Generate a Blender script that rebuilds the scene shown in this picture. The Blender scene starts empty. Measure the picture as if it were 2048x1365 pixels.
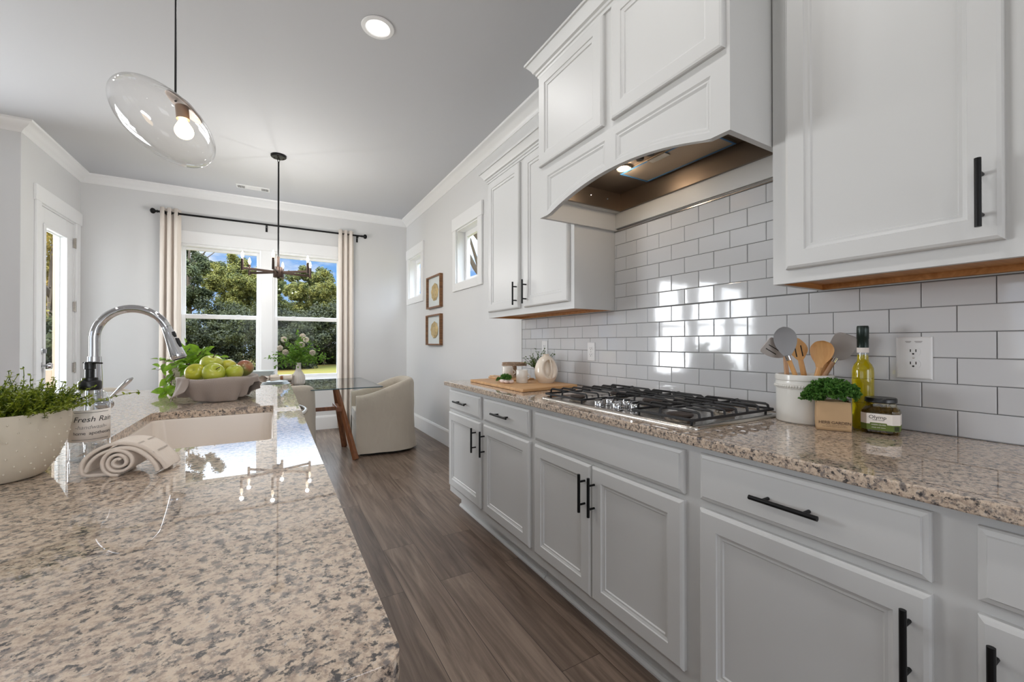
import bpy, bmesh, math, random
from mathutils import Vector, Matrix, Euler, noise as mnoise
PI=math.pi
SC=bpy.context.scene
COL=SC.collection
# ---------------------------------------------------------------- camera, world, sun, window light, exposure
FPX,VX,YH,CAMZ=830.0,547.0,687.0,1.192
YAW=math.atan((1024-VX)/FPX); PIT=math.atan((YH-682.5)/FPX)
cd=bpy.data.cameras.new('camera'); cam=bpy.data.objects.new('camera',cd); COL.objects.link(cam)
cam.location=(0,0,CAMZ); cam.rotation_euler=(PI/2+PIT,0,-YAW)
cd.sensor_width=36; cd.lens=FPX/2048*36; cd.clip_start=.02; cd.clip_end=400
SC.camera=cam
SC.view_settings.view_transform='Standard'; SC.view_settings.look='None'
SC.view_settings.gamma=1; SC.view_settings.use_curve_mapping=False
SC.view_settings.exposure=0.0
cy=SC.cycles
cy.use_denoising=True; cy.max_bounces=8; cy.diffuse_bounces=4; cy.glossy_bounces=4; cy.transmission_bounces=8; cy.transparent_max_bounces=24
cy.sample_clamp_indirect=6; cy.caustics_reflective=False; cy.caustics_refractive=False

def S(r,g,b):
    f=lambda c:(c/255/12.92) if c/255<=.04045 else ((c/255+.055)/1.055)**2.4
    return (f(r),f(g),f(b),1)

W=bpy.data.worlds.new('sky'); SC.world=W; W.use_nodes=True
nt=W.node_tree; nt.nodes.clear()
N=nt.nodes.new
tc=N('ShaderNodeTexCoord'); sx=N('ShaderNodeSeparateXYZ'); nt.links.new(tc.outputs['Generated'],sx.inputs[0])
cr=N('ShaderNodeValToRGB'); nt.links.new(sx.outputs['Z'],cr.inputs[0])
e=cr.color_ramp.elements; e[0].position=0.0; e[0].color=S(190,212,240); e[1].position=.6; e[1].color=S(60,120,205)
x=e.new(.16); x.color=S(120,172,236)
mp=N('ShaderNodeMapping'); mp.inputs['Scale'].default_value=(1,1,2.6); nt.links.new(tc.outputs['Generated'],mp.inputs[0])
ns=N('ShaderNodeTexNoise'); ns.inputs['Scale'].default_value=5.5; ns.inputs['Detail'].default_value=6; ns.inputs['Roughness'].default_value=.6
nt.links.new(mp.outputs[0],ns.inputs['Vector'])
cl=N('ShaderNodeValToRGB'); cl.color_ramp.elements[0].position=.44; cl.color_ramp.elements[1].position=.62
nt.links.new(ns.outputs['Fac'],cl.inputs[0])
mx=N('ShaderNodeMix'); mx.data_type='RGBA'; nt.links.new(cl.outputs[0],mx.inputs[0]); nt.links.new(cr.outputs[0],mx.inputs[6]); mx.inputs[7].default_value=S(238,242,250)
mr=N('ShaderNodeMapRange'); mr.inputs['From Min'].default_value=.18; mr.inputs['From Max'].default_value=.28; mr.inputs['To Min'].default_value=1.1; mr.inputs['To Max'].default_value=6.0
nt.links.new(sx.outputs['Z'],mr.inputs['Value'])
m2=N('ShaderNodeMapRange'); m2.inputs['From Min'].default_value=.42; m2.inputs['From Max'].default_value=.70; m2.inputs['To Min'].default_value=0; m2.inputs['To Max'].default_value=3.5
nt.links.new(sx.outputs['Z'],m2.inputs['Value']); ad=N('ShaderNodeMath'); ad.operation='ADD'; nt.links.new(mr.outputs[0],ad.inputs[0]); nt.links.new(m2.outputs[0],ad.inputs[1])
wf=N('ShaderNodeMapRange'); wf.inputs['From Min'].default_value=.165; wf.inputs['From Max'].default_value=.225; wf.inputs['To Max'].default_value=.8; nt.links.new(sx.outputs['Z'],wf.inputs['Value'])
m3=N('ShaderNodeMix'); m3.data_type='RGBA'; nt.links.new(wf.outputs[0],m3.inputs[0]); nt.links.new(mx.outputs[2],m3.inputs[6]); m3.inputs[7].default_value=S(232,242,252)
bg=N('ShaderNodeBackground'); nt.links.new(m3.outputs[2],bg.inputs['Color']); nt.links.new(ad.outputs[0],bg.inputs['Strength'])
ow=N('ShaderNodeOutputWorld'); nt.links.new(bg.outputs[0],ow.inputs[0])

def lamp(name,kind,loc,energy,color=(1,1,1),rot=(0,0,0),**k):
    d=bpy.data.lights.new(name,kind); d.energy=energy; d.color=color
    for a,b in k.items(): setattr(d,a,b)
    o=bpy.data.objects.new(name,d); o.location=loc; o.rotation_euler=rot; COL.objects.link(o); return o
def look(d): return Vector(d).to_track_quat('-Z','Y').to_euler()
lamp('sun','SUN',(0,-10,20),4.4,(1,.93,.82),look((.75,.14,-.65)),angle=.01)
# daylight through the living-room windows beside the nook (in the wall the photo only shows the edge of)
for xx in (-2.75,-3.75,-4.75):
    lamp('window_daylight','AREA',(xx,5.30,1.50),68,(.92,.96,1),look((.75,-1,.04)),shape='RECTANGLE',size=.80,size_y=1.7)
# daylight through the side windows of the living room
for yy in (-2.4,-.6,1.2):
    lamp('side_daylight','AREA',(-6.98,yy,1.55),9,(.92,.96,1),look((1,0,.2)),shape='RECTANGLE',size=1.3,size_y=1.7)
# daylight through the glazed door of the nook
lamp('door_daylight','AREA',(-3.6,5.60,1.45),14,(.97,.985,1),look((1,-.2,0)),shape='RECTANGLE',size=.9,size_y=1.8)
# added fill light behind the camera, at an opening made up for it
lamp('rear_fill','AREA',(.2,-4.30,1.55),50,(.95,.97,1),look((0,1,.05)),shape='RECTANGLE',size=2.2,size_y=1.7)
# ceiling downlights: the one in view and its neighbours along the same rows
CANS=[(.527,2.50),(.527,.9),(.527,-.9),(-1.7,2.5),(-1.7,.6),(-1.7,-1.4),(-4.2,2.2),(-4.2,-.6)]
for cx,cy_ in CANS:
    lamp('downlight_lamp','AREA',(cx,cy_,3.036),(6.5 if cx>0 else 1.5),(1,.98,.96),(0,0,0),shape='DISK',size=.12)

# ---------------------------------------------------------------- materials
def nodes(name):
    m=bpy.data.materials.new(name); m.use_nodes=True
    t=m.node_tree; b=t.nodes['Principled BSDF']; return m,t,b
def mat(name,col,rough=.5,metal=0,bump=None,var=None,emit=None,spec=None,sheen=0,coat=0,trans=0,ior=None,sss=0):
    m,t,b=nodes(name)
    b.inputs['Base Color'].default_value=col; b.inputs['Roughness'].default_value=rough; b.inputs['Metallic'].default_value=metal
    if spec is not None: b.inputs['Specular IOR Level'].default_value=spec
    if coat: b.inputs['Coat Weight'].default_value=coat; b.inputs['Coat Roughness'].default_value=.03
    if trans: b.inputs['Transmission Weight'].default_value=trans
    if ior: b.inputs['IOR'].default_value=ior
    if sheen: b.inputs['Sheen Weight'].default_value=sheen
    if emit: b.inputs['Emission Color'].default_value=emit[0]; b.inputs['Emission Strength'].default_value=emit[1]
    if var or bump:
        c=t.nodes.new('ShaderNodeTexCoord')
    if var:
        n=t.nodes.new('ShaderNodeTexNoise'); n.inputs['Scale'].default_value=var[0]; n.inputs['Detail'].default_value=4
        if len(var)>3:
            q=t.nodes.new('ShaderNodeMapping'); q.inputs['Scale'].default_value=var[3]; t.links.new(c.outputs['Object'],q.inputs[0]); t.links.new(q.outputs[0],n.inputs['Vector'])
        else: t.links.new(c.outputs['Object'],n.inputs['Vector'])
        r=t.nodes.new('ShaderNodeValToRGB'); r.color_ramp.elements[0].position=.32; r.color_ramp.elements[1].position=.68
        r.color_ramp.elements[0].color=col; r.color_ramp.elements[1].color=var[1]
        t.links.new(n.outputs['Fac'],r.inputs[0]); t.links.new(r.outputs[0],b.inputs['Base Color'])
    if bump:
        n=t.nodes.new('ShaderNodeTexNoise'); n.inputs['Scale'].default_value=bump[0]; n.inputs['Detail'].default_value=3
        if len(bump)>2:
            q=t.nodes.new('ShaderNodeMapping'); q.inputs['Scale'].default_value=bump[2]; t.links.new(c.outputs['Object'],q.inputs[0]); t.links.new(q.outputs[0],n.inputs['Vector'])
        else: t.links.new(c.outputs['Object'],n.inputs['Vector'])
        u=t.nodes.new('ShaderNodeBump'); u.inputs['Strength'].default_value=bump[1]; u.inputs['Distance'].default_value=bump[3] if len(bump)>3 else .004
        t.links.new(n.outputs['Fac'],u.inputs['Height']); t.links.new(u.outputs[0],b.inputs['Normal'])
    return m
def thinglass(name,tint=(1,1,1,1),ior=1.5,rough=0.0,gain=1.0):
    m=bpy.data.materials.new(name); m.use_nodes=True; t=m.node_tree; t.nodes.clear()
    f=t.nodes.new('ShaderNodeLayerWeight'); f.inputs['Blend'].default_value=.5
    p=t.nodes.new('ShaderNodeMath'); p.operation='POWER'; p.inputs[1].default_value=4.0; t.links.new(f.outputs['Facing'],p.inputs[0])
    f0=((ior-1)/(ior+1))**2*gain
    k=t.nodes.new('ShaderNodeMath'); k.operation='MULTIPLY_ADD'; k.inputs[1].default_value=.75*min(gain,1.2); k.inputs[2].default_value=f0; t.links.new(p.outputs[0],k.inputs[0])
    a=t.nodes.new('ShaderNodeBsdfTransparent'); a.inputs[0].default_value=tint
    g=t.nodes.new('ShaderNodeBsdfGlossy'); g.inputs['Roughness'].default_value=rough
    x=t.nodes.new('ShaderNodeMixShader'); o=t.nodes.new('ShaderNodeOutputMaterial')
    t.links.new(k.outputs[0],x.inputs[0]); t.links.new(a.outputs[0],x.inputs[1]); t.links.new(g.outputs[0],x.inputs[2]); t.links.new(x.outputs[0],o.inputs[0])
    return m
def emis(name,col,st):
    m=bpy.data.materials.new(name); m.use_nodes=True; t=m.node_tree; t.nodes.clear()
    e=t.nodes.new('ShaderNodeEmission'); e.inputs[0].default_value=col; e.inputs[1].default_value=st
    o=t.nodes.new('ShaderNodeOutputMaterial'); t.links.new(e.outputs[0],o.inputs[0]); return m
def ramp(t,src,stops):
    r=t.nodes.new('ShaderNodeValToRGB'); r.color_ramp.interpolation='LINEAR'
    es=r.color_ramp.elements
    es[0].position,es[0].color=stops[0]; es[1].position,es[1].color=stops[-1]
    for p,c in stops[1:-1]: x=es.new(p); x.color=c
    t.links.new(src,r.inputs[0]); return r.outputs[0]
def mixc(t,fac,a,b,mode='MIX'):
    x=t.nodes.new('ShaderNodeMix'); x.data_type='RGBA'; x.blend_type=mode
    for v,i in ((fac,0),(a,6),(b,7)):
        if hasattr(v,'is_output'): t.links.new(v,x.inputs[i])
        else: x.inputs[i].default_value=v
    return x.outputs[2]
def granite():
    m,t,b=nodes('granite'); c=t.nodes.new('ShaderNodeTexCoord')
    def noi(sc,det,off,rough=.6,dist=0):
        q=t.nodes.new('ShaderNodeMapping'); q.inputs['Location'].default_value=off; t.links.new(c.outputs['Object'],q.inputs[0])
        n=t.nodes.new('ShaderNodeTexNoise'); n.inputs['Scale'].default_value=sc; n.inputs['Detail'].default_value=det; n.inputs['Roughness'].default_value=rough; n.inputs['Distortion'].default_value=dist
        t.links.new(q.outputs[0],n.inputs['Vector']); return n.outputs['Fac']
    base=ramp(t,noi(135,4,(0,0,0),.65),[(.32,S(166,146,130)),(.45,S(196,175,155)),(.6,S(212,193,172)),(.72,S(186,178,172))])
    tau=ramp(t,noi(110,5,(3,7,1),.68,.15),[(.52,(0,0,0,1)),(.64,(.8,.8,.8,1))])
    c1=mixc(t,tau,base,S(146,126,112))
    gry=ramp(t,noi(72,6,(9,2,5),.70,.1),[(.505,(0,0,0,1)),(.60,(.85,.85,.85,1))])
    c2=mixc(t,gry,c1,S(104,98,97))
    blk=ramp(t,noi(98,6,(1,5,8),.68,.1),[(.545,(0,0,0,1)),(.61,(.95,.95,.95,1))])
    c3=mixc(t,blk,c2,S(50,49,52))
    t.links.new(c3,b.inputs['Base Color']); b.inputs['Roughness'].default_value=.5; b.inputs['Specular IOR Level'].default_value=.15; b.inputs['Coat Weight'].default_value=1; b.inputs['Coat Roughness'].default_value=.01; b.inputs['Coat IOR'].default_value=1.6
    n=noi(3.0,2,(0,0,0)); u=t.nodes.new('ShaderNodeBump'); u.inputs['Strength'].default_value=.008; u.inputs['Distance'].default_value=.01
    t.links.new(n,u.inputs['Height']); t.links.new(u.outputs[0],b.inputs['Normal'])
    return m
def planks():
    m,t,b=nodes('plank_floor'); c=t.nodes.new('ShaderNodeTexCoord'); s=t.nodes.new('ShaderNodeSeparateXYZ'); t.links.new(c.outputs['Object'],s.inputs[0])
    k=t.nodes.new('ShaderNodeCombineXYZ'); t.links.new(s.outputs['Y'],k.inputs[0]); t.links.new(s.outputs['X'],k.inputs[1])
    br=t.nodes.new('ShaderNodeTexBrick'); t.links.new(k.outputs[0],br.inputs['Vector']); br.offset=.37; br.offset_frequency=2
    for n,v in (('Scale',1),('Mortar Size',.0012),('Mortar Smooth',.1),('Bias',0),('Brick Width',1.22),('Row Height',.182)): br.inputs[n].default_value=v
    br.inputs['Color1'].default_value=S(158,140,126); br.inputs['Color2'].default_value=S(122,105,93); br.inputs['Mortar'].default_value=S(66,54,46)
    g=t.nodes.new('ShaderNodeMapping'); g.inputs['Scale'].default_value=(26,1.6,1); t.links.new(c.outputs['Object'],g.inputs[0])
    off=t.nodes.new('ShaderNodeVectorMath'); off.operation='ADD'; t.links.new(g.outputs[0],off.inputs[0]); 
    sc=t.nodes.new('ShaderNodeVectorMath'); sc.operation='SCALE'; sc.inputs['Scale'].default_value=60; t.links.new(br.outputs['Color'],sc.inputs[0]); t.links.new(sc.outputs[0],off.inputs[1])
    n=t.nodes.new('ShaderNodeTexNoise'); n.inputs['Scale'].default_value=1.0; n.inputs['Detail'].default_value=6; n.inputs['Roughness'].default_value=.62; n.inputs['Distortion'].default_value=.9; t.links.new(off.outputs[0],n.inputs['Vector'])
    gr=ramp(t,n.outputs['Fac'],[(.3,S(150,140,132)),(.5,S(205,200,196)),(.72,S(255,252,248))])
    col=mixc(t,1.0,br.outputs['Color'],gr,'MULTIPLY'); t.links.new(col,b.inputs['Base Color'])
    b.inputs['Roughness'].default_value=.34
    u=t.nodes.new('ShaderNodeBump'); u.inputs['Strength'].default_value=.12; u.inputs['Distance'].default_value=.002; t.links.new(n.outputs['Fac'],u.inputs['Height']); t.links.new(u.outputs[0],b.inputs['Normal'])
    return m
def woodmat(name,a,b_,scale=(30,30,2),rough=.5):
    m,t,b=nodes(name); c=t.nodes.new('ShaderNodeTexCoord'); g=t.nodes.new('ShaderNodeMapping'); g.inputs['Scale'].default_value=scale; t.links.new(c.outputs['Object'],g.inputs[0])
    n=t.nodes.new('ShaderNodeTexNoise'); n.inputs['Scale'].default_value=1.3; n.inputs['Detail'].default_value=5; n.inputs['Distortion'].default_value=1.2; t.links.new(g.outputs[0],n.inputs['Vector'])
    t.links.new(ramp(t,n.outputs['Fac'],[(.3,a),(.7,b_)]),b.inputs['Base Color']); b.inputs['Roughness'].default_value=rough
    return m
def grassmat():
    m,t,b=nodes('lawn_grass'); c=t.nodes.new('ShaderNodeTexCoord')
    def noi(s,d):
        n=t.nodes.new('ShaderNodeTexNoise'); n.inputs['Scale'].default_value=s; n.inputs['Detail'].default_value=d; t.links.new(c.outputs['Object'],n.inputs['Vector']); return n.outputs['Fac']
    a=ramp(t,noi(.10,3),[(.35,S(112,88,44)),(.5,S(92,92,38)),(.65,S(70,88,30))])
    t.links.new(mixc(t,noi(6,4),a,S(106,94,52)),b.inputs['Base Color']); b.inputs['Roughness'].default_value=.9; b.inputs['Specular IOR Level'].default_value=.1
    return m
def leafmat(name,a,b_,rough=.45,tr=.35,scale=40):
    m,t,b=nodes(name); c=t.nodes.new('ShaderNodeTexCoord'); n=t.nodes.new('ShaderNodeTexNoise'); n.inputs['Scale'].default_value=scale; n.inputs['Detail'].default_value=2; t.links.new(c.outputs['Object'],n.inputs['Vector'])
    col=ramp(t,n.outputs['Fac'],[(.35,a),(.65,b_)]); t.links.new(col,b.inputs['Base Color']); b.inputs['Roughness'].default_value=rough; b.inputs['Specular IOR Level'].default_value=.3
    if tr:
        d=t.nodes.new('ShaderNodeBsdfTranslucent'); t.links.new(col,d.inputs[0]); x=t.nodes.new('ShaderNodeMixShader'); x.inputs[0].default_value=tr
        o=t.nodes['Material Output']; t.links.new(b.outputs[0],x.inputs[1]); t.links.new(d.outputs[0],x.inputs[2]); t.links.new(x.outputs[0],o.inputs[0])
    return m
def applemat(name,a,b_,c_):
    m,t,b=nodes(name); c=t.nodes.new('ShaderNodeTexCoord'); n=t.nodes.new('ShaderNodeTexNoise'); n.inputs['Scale'].default_value=14; n.inputs['Detail'].default_value=3; t.links.new(c.outputs['Object'],n.inputs['Vector'])
    v=t.nodes.new('ShaderNodeTexVoronoi'); v.inputs['Scale'].default_value=260; t.links.new(c.outputs['Object'],v.inputs['Vector'])
    k=ramp(t,v.outputs['Distance'],[(.06,(1,1,1,1)),(.14,(0,0,0,1))])
    col=mixc(t,k,ramp(t,n.outputs['Fac'],[(.35,a),(.55,b_),(.75,c_)]),S(225,222,150)); t.links.new(col,b.inputs['Base Color']); b.inputs['Roughness'].default_value=.3
    return m

M={}
M['wall']=mat('wall_paint',S(222,222,222),.65,bump=(180,.03))
M['ceil']=mat('ceiling_paint',S(198,199,202),.75)
M['trim']=mat('trim_paint',S(240,240,240),.36)
M['cab']=mat('cabinet_paint',S(206,206,205),.42)
M['cabwood']=woodmat('cabinet_underside_maple',S(176,118,62),S(206,150,92),(3,30,30),.5)
M['black']=mat('matte_black_metal',S(20,20,21),.38,.6)
M['granite']=granite(); M['floor']=planks()
M['tile']=mat('white_glazed_tile',S(206,207,209),.07,bump=(16,.06),coat=.3)
M['grout']=mat('grey_grout',S(112,112,112),.9)
M['chrome']=mat('chrome',S(206,206,208),.06,1)
M['steel']=mat('brushed_steel',S(186,180,172),.24,1,bump=(400,.05,(1,.02,1)))
M['steelhood']=mat('hood_liner_steel',S(128,116,104),.38,.85)
M['mesh']=mat('filter_mesh',S(178,164,146),.45,.75,bump=(700,.5))
M['bluefilm']=mat('blue_protective_film',S(64,120,168),.3)
M['iron']=mat('cast_iron',S(34,34,36),.5,.2,bump=(300,.25))
M['burner']=mat('burner_cap_grey',S(70,60,55),.55,.2)
M['porc']=mat('white_porcelain',S(232,226,216),.18)
M['sinkw']=mat('sink_white',S(224,214,204),.25)
M['crock']=mat('glazed_stoneware',S(222,220,214),.16)
M['pitch']=mat('pitcher_glaze',S(228,216,200),.14)
M['mug']=mat('mug_glaze',S(226,222,214),.22)
M['potw']=mat('speckled_cream_pot',S(214,205,188),.42)
M['granbord']=None
M['glass']=thinglass('window_glass',(.985,.995,.99,1),1.45,0,.12)
M['globe']=thinglass('pendant_glass',(.985,.98,.975,1),1.35,0,1.15)
M['bottleglass']=thinglass('soap_bottle_glass',(.95,.97,.98,1),1.5,0,1.6)
M['tableglass']=thinglass('table_glass',(.965,.985,.98,1),1.5,0,1.2)
M['label']=mat('paper_label',S(232,224,216),.6)
M['ink']=mat('black_ink',S(34,32,32),.6)
M['greyink']=mat('grey_ink',S(150,146,142),.6)
M['brownink']=mat('brown_ink',S(72,52,38),.7)
M['blackplastic']=mat('black_plastic',S(22,22,23),.3)
M['towel']=mat('cream_towel',S(222,208,194),.95,bump=(220,.35),sheen=.3)
M['stripe']=mat('towel_stripe',S(128,116,106),.95)
M['linen']=mat('taupe_linen',S(158,146,138),.95,bump=(260,.3),sheen=.2)
M['slip']=mat('slipcover_linen',S(182,172,157),.95,bump=(9,1.0,(1,1,.6),.016),sheen=.2)
M['slipseat']=mat('slipcover_seat',S(206,198,188),.95,bump=(150,.25),sheen=.2)
M['walnut']=woodmat('walnut_legs',S(104,62,38),S(142,90,56),(30,30,3),.4)
M['walnut2']=woodmat('frame_walnut',S(96,62,36),S(150,104,64),(3,40,40),.4)
M['board']=woodmat('cutting_board_wood',S(184,138,92),S(214,172,122),(3,26,30),.5)
M['spoonw']=woodmat('beech_spoon',S(204,148,88),S(222,172,112),(40,40,6),.5)
M['spoonw2']=woodmat('pale_handle_wood',S(190,146,110),S(208,168,132),(40,40,6),.55)
M['silicone']=mat('grey_silicone',S(142,142,144),.5)
M['silicone2']=mat('pale_silicone',S(178,172,168),.5)
M['oil']=None
M['apple']=applemat('green_apple_skin',S(142,156,40),S(164,172,50),S(182,182,74))
M['apple2']=applemat('yellow_green_apple_skin',S(162,164,36),S(180,176,48),S(190,182,78))
M['mango']=applemat('red_blush_skin',S(120,122,58),S(150,96,66),S(140,76,58))
M['stem']=mat('brown_stem',S(84,62,40),.8)
M['leaf']=leafmat('pothos_leaf',S(104,146,34),S(148,186,58),.35,.35,30)
M['herb']=leafmat('herb_leaf',S(62,88,20),S(158,170,52),.5,.3,90)
M['pars']=leafmat('parsley_leaf',S(52,100,36),S(110,156,74),.5,.3,80)
M['fern']=leafmat('bouquet_leaf',S(76,122,36),S(124,158,62),.5,.35,50)
M['euca']=leafmat('sprig_leaf',S(78,104,62),S(128,150,92),.55,.25,60)
M['petal']=leafmat('white_petal',S(240,232,220),S(248,244,236),.6,.45,30)
M['vase']=mat('ribbed_white_vase',S(222,214,206),.5)
M['curtain']=mat('cream_curtain',S(232,222,212),.9,bump=(300,.1))
M['bronze']=mat('oil_rubbed_bronze',S(62,50,44),.42,.8)
M['bulb']=emis('warm_bulb',(1,.72,.42,1),14)
M['candle']=mat('candle_bulb_glass',S(255,250,240),.1,emit=((1,.80,.55,1),2.2))
M['puck']=emis('puck_light',(1,.80,.58,1),12)
M['can']=emis('downlight_diffuser',(1,.95,.88,1),2.6)
M['kraft']=mat('kraft_paper',S(192,160,122),.85,bump=(40,.3))
M['soil']=mat('soil',S(52,42,34),.95)
M['greenlab']=mat('green_label_band',S(92,108,40),.5)
M['olive']=mat('green_olive',S(120,102,30),.35)
M['brine']=thinglass('olive_jar_glass',(.90,.84,.62,1),1.45,0,1.3)
M['plate']=mat('outlet_plastic',S(226,226,226),.3)
M['slot']=mat('outlet_slot',S(24,24,24),.6)
M['mdf']=mat('island_cabinet_paint',S(222,222,222),.4)
M['porch']=mat('porch_paint',S(200,180,158),.7)
M['bark']=mat('bark',S(92,80,68),.95,bump=(6,.8))
M['grass']=grassmat()
M['artpaper']=mat('art_paper',S(226,228,230),.7)
M['gold']=mat('gold_leaf_art',S(206,178,128),.45,.5,bump=(60,.8))
M['basket']=woodmat('woven_basket',S(150,126,104),S(186,164,142),(60,60,60),.8)
M['weave']=mat('woven_pot',S(206,200,180),.85)
M['bowlw']=mat('pale_stoneware',S(214,220,220),.3)
M['garlic']=mat('garlic_skin',S(232,212,204),.6)
M['leather']=mat('napkin_ring_wood',S(142,92,58),.6)
M['ventm']=mat('vent_metal',S(228,228,228),.4)
M['dark']=mat('dark_gap',S(34,33,32),.9)
m_,t_,b_=nodes('olive_oil'); b_.inputs['Base Color'].default_value=S(236,214,20); b_.inputs['Roughness'].default_value=.05; b_.inputs['Transmission Weight'].default_value=.72; b_.inputs['IOR'].default_value=1.2; b_.inputs['Coat Weight'].default_value=1; M['oil']=m_
for nm,a,b2 in (('tree_a',S(62,70,26),S(128,124,58)),('tree_b',S(60,70,34),S(108,110,58)),('tree_c',S(50,60,36),S(88,94,58)),('tree_y',S(170,140,62),S(120,118,52)),('tree_shade',S(26,34,17),S(62,66,32))):  # last one: the thickets' shade is put into the leaf colour
    M[nm]=leafmat('foliage_'+nm,a,b2,.7,.2,1.6)

# ---------------------------------------------------------------- mesh builder
class MB:
    def __init__(s): s.v=[]; s.f=[]; s.m=[]
    def add(s,v,f,mi=0):
        o=len(s.v); s.v+= [tuple(p) for p in v]; s.f+=[tuple(i+o for i in q) for q in f]; s.m+=[mi]*len(f); return s
    def box(s,x0,x1,y0,y1,z0,z1,mi=0,M_=None):
        v=[(x,y,z) for x in (x0,x1) for y in (y0,y1) for z in (z0,z1)]
        if M_ is not None: v=[M_@Vector(p) for p in v]
        return s.add(v,[(0,1,3,2),(4,6,7,5),(0,4,5,1),(2,3,7,6),(0,2,6,4),(1,5,7,3)],mi)
    def prism(s,poly,axis,a0,a1,mi=0):
        n=len(poly)
        def P(p,a): return (a,p[0],p[1]) if axis=='x' else (p[0],a,p[1]) if axis=='y' else (p[0],p[1],a)
        v=[P(p,a0) for p in poly]+[P(p,a1) for p in poly]
        f=[tuple(range(n)),tuple(range(2*n-1,n-1,-1))]+[(i,(i+1)%n,n+(i+1)%n,n+i) for i in range(n)]
        return s.add(v,f,mi)
    def lathe(s,prof,c=(0,0,0),n=32,M_=None,mi=0,cap=True,r0=0,r1=2*PI):
        full=abs(r1-r0-2*PI)<1e-6; k=n if full else n+1
        v=[];f=[]
        for (r,z) in prof:
            for i in range(k):
                a=r0+(r1-r0)*i/n; p=Vector((r*math.cos(a),r*math.sin(a),z))
                v.append((M_@p if M_ is not None else p)+Vector(c))
        for j in range(len(prof)-1):
            for i in range(n):
                i2=(i+1)%k; f.append((j*k+i,j*k+i2,(j+1)*k+i2,(j+1)*k+i))
        if cap and full:
            if prof[0][0]>1e-6: f.append(tuple(range(k-1,-1,-1)))
            if prof[-1][0]>1e-6: f.append(tuple((len(prof)-1)*k+i for i in range(k)))
        return s.add(v,f,mi)
    def tube(s,pts,r,n=8,mi=0,closed=False,cap=True,flat=1.0):
        pts=[Vector(p) for p in pts]; L=len(pts)
        if not hasattr(r,'__len__'): r=[r]*L
        v=[];f=[]; prev=None
        for i,p in enumerate(pts):
            if closed: d=pts[(i+1)%L]-pts[i-1]
            else: d=(pts[min(i+1,L-1)]-pts[max(i-1,0)])
            d.normalize()
            if prev is None:
                u=d.orthogonal().normalized()
                if abs(d.z)<.9: u=Vector((0,0,1)).cross(d).normalized()
            else:
                u=prev-d*prev.dot(d)
                u=u.normalized() if u.length>1e-6 else d.orthogonal().normalized()
            prev=u; w=d.cross(u)
            for k in range(n):
                a=2*PI*k/n+(PI/4 if n==4 else 0); v.append(p+u*math.cos(a)*r[i]+w*math.sin(a)*r[i]*flat)
        for i in range(L if closed else L-1):
            j=(i+1)%L
            for k in range(n): f.append((i*n+k,i*n+(k+1)%n,j*n+(k+1)%n,j*n+k))
        if cap and not closed: f.append(tuple(range(n-1,-1,-1))); f.append(tuple((L-1)*n+k for k in range(n)))
        return s.add(v,f,mi)
    def cyl(s,p,q,r,n=16,mi=0): return s.tube([p,q],r,n,mi)
    def grid(s,fn,nu,nv,mi=0,cu=False):
        v=[fn(i/(nu if cu else nu-1),j/(nv-1)) for i in range(nu) for j in range(nv)]; f=[]
        for i in range(nu if cu else nu-1):
            i2=(i+1)%nu
            for j in range(nv-1): f.append((i*nv+j,i2*nv+j,i2*nv+j+1,i*nv+j+1))
        return s.add(v,f,mi)
    def ball(s,c,rx,ry=None,rz=None,n=16,k=10,mi=0,M_=None):
        ry=ry or rx; rz=rz or rx
        v=[];f=[]
        for j in range(k+1):
            b=PI*j/k
            for i in range(n):
                a=2*PI*i/n; p=Vector((rx*math.sin(b)*math.cos(a),ry*math.sin(b)*math.sin(a),-rz*math.cos(b)))
                v.append((M_@p if M_ is not None else p)+Vector(c))
        for j in range(k):
            for i in range(n): f.append((j*n+i,j*n+(i+1)%n,(j+1)*n+(i+1)%n,(j+1)*n+i))
        return s.add(v,f,mi)
    def rings(s,rect,rg,fn,mi=0):
        u0,u1,v0,v1=rect; vs=[];f=[]
        for ins,d in rg: vs+=[fn(u0+ins,v0+ins,d),fn(u1-ins,v0+ins,d),fn(u1-ins,v1-ins,d),fn(u0+ins,v1-ins,d)]
        for i in range(len(rg)-1):
            for k in range(4): f.append((4*i+k,4*i+(k+1)%4,4*i+4+(k+1)%4,4*i+4+k))
        L=4*(len(rg)-1); f+=[(L,L+1,L+2,L+3),(3,2,1,0)]
        return s.add(vs,f,mi)
    def leaf(s,p,d,up,L,Wd,mi=0,droop=.25,fold=.18):
        p=Vector(p); d=Vector(d).normalized(); up=Vector(up); side=d.cross(up)
        if side.length<1e-4: side=d.orthogonal()
        side.normalize(); nrm=side.cross(d)
        prof=[(0,.05),(.18,.75),(.4,1),(.68,.72),(.88,.3),(1,.0)]
        v=[]
        for t,w in prof:
            c=p+d*(L*t)-nrm*(droop*L*t*t); ww=side*(Wd*.5*w); li=nrm*(fold*Wd*w)
            v+=[c-ww+li,c,c+ww+li]
        f=[]
        for i in range(len(prof)-1):
            a=3*i; f+=[(a,a+1,a+4,a+3),(a+1,a+2,a+5,a+4)]
        return s.add(v,f,mi)
    def chip(s,p,d,n_,L,Wd,mi=0):
        p=Vector(p); d=Vector(d).normalized(); sd=d.cross(Vector(n_))
        if sd.length<1e-4: sd=d.orthogonal()
        sd.normalize()
        return s.add([p,p+d*L*.5+sd*Wd*.5,p+d*L,p+d*L*.5-sd*Wd*.5],[(0,1,2,3)],mi)
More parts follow.
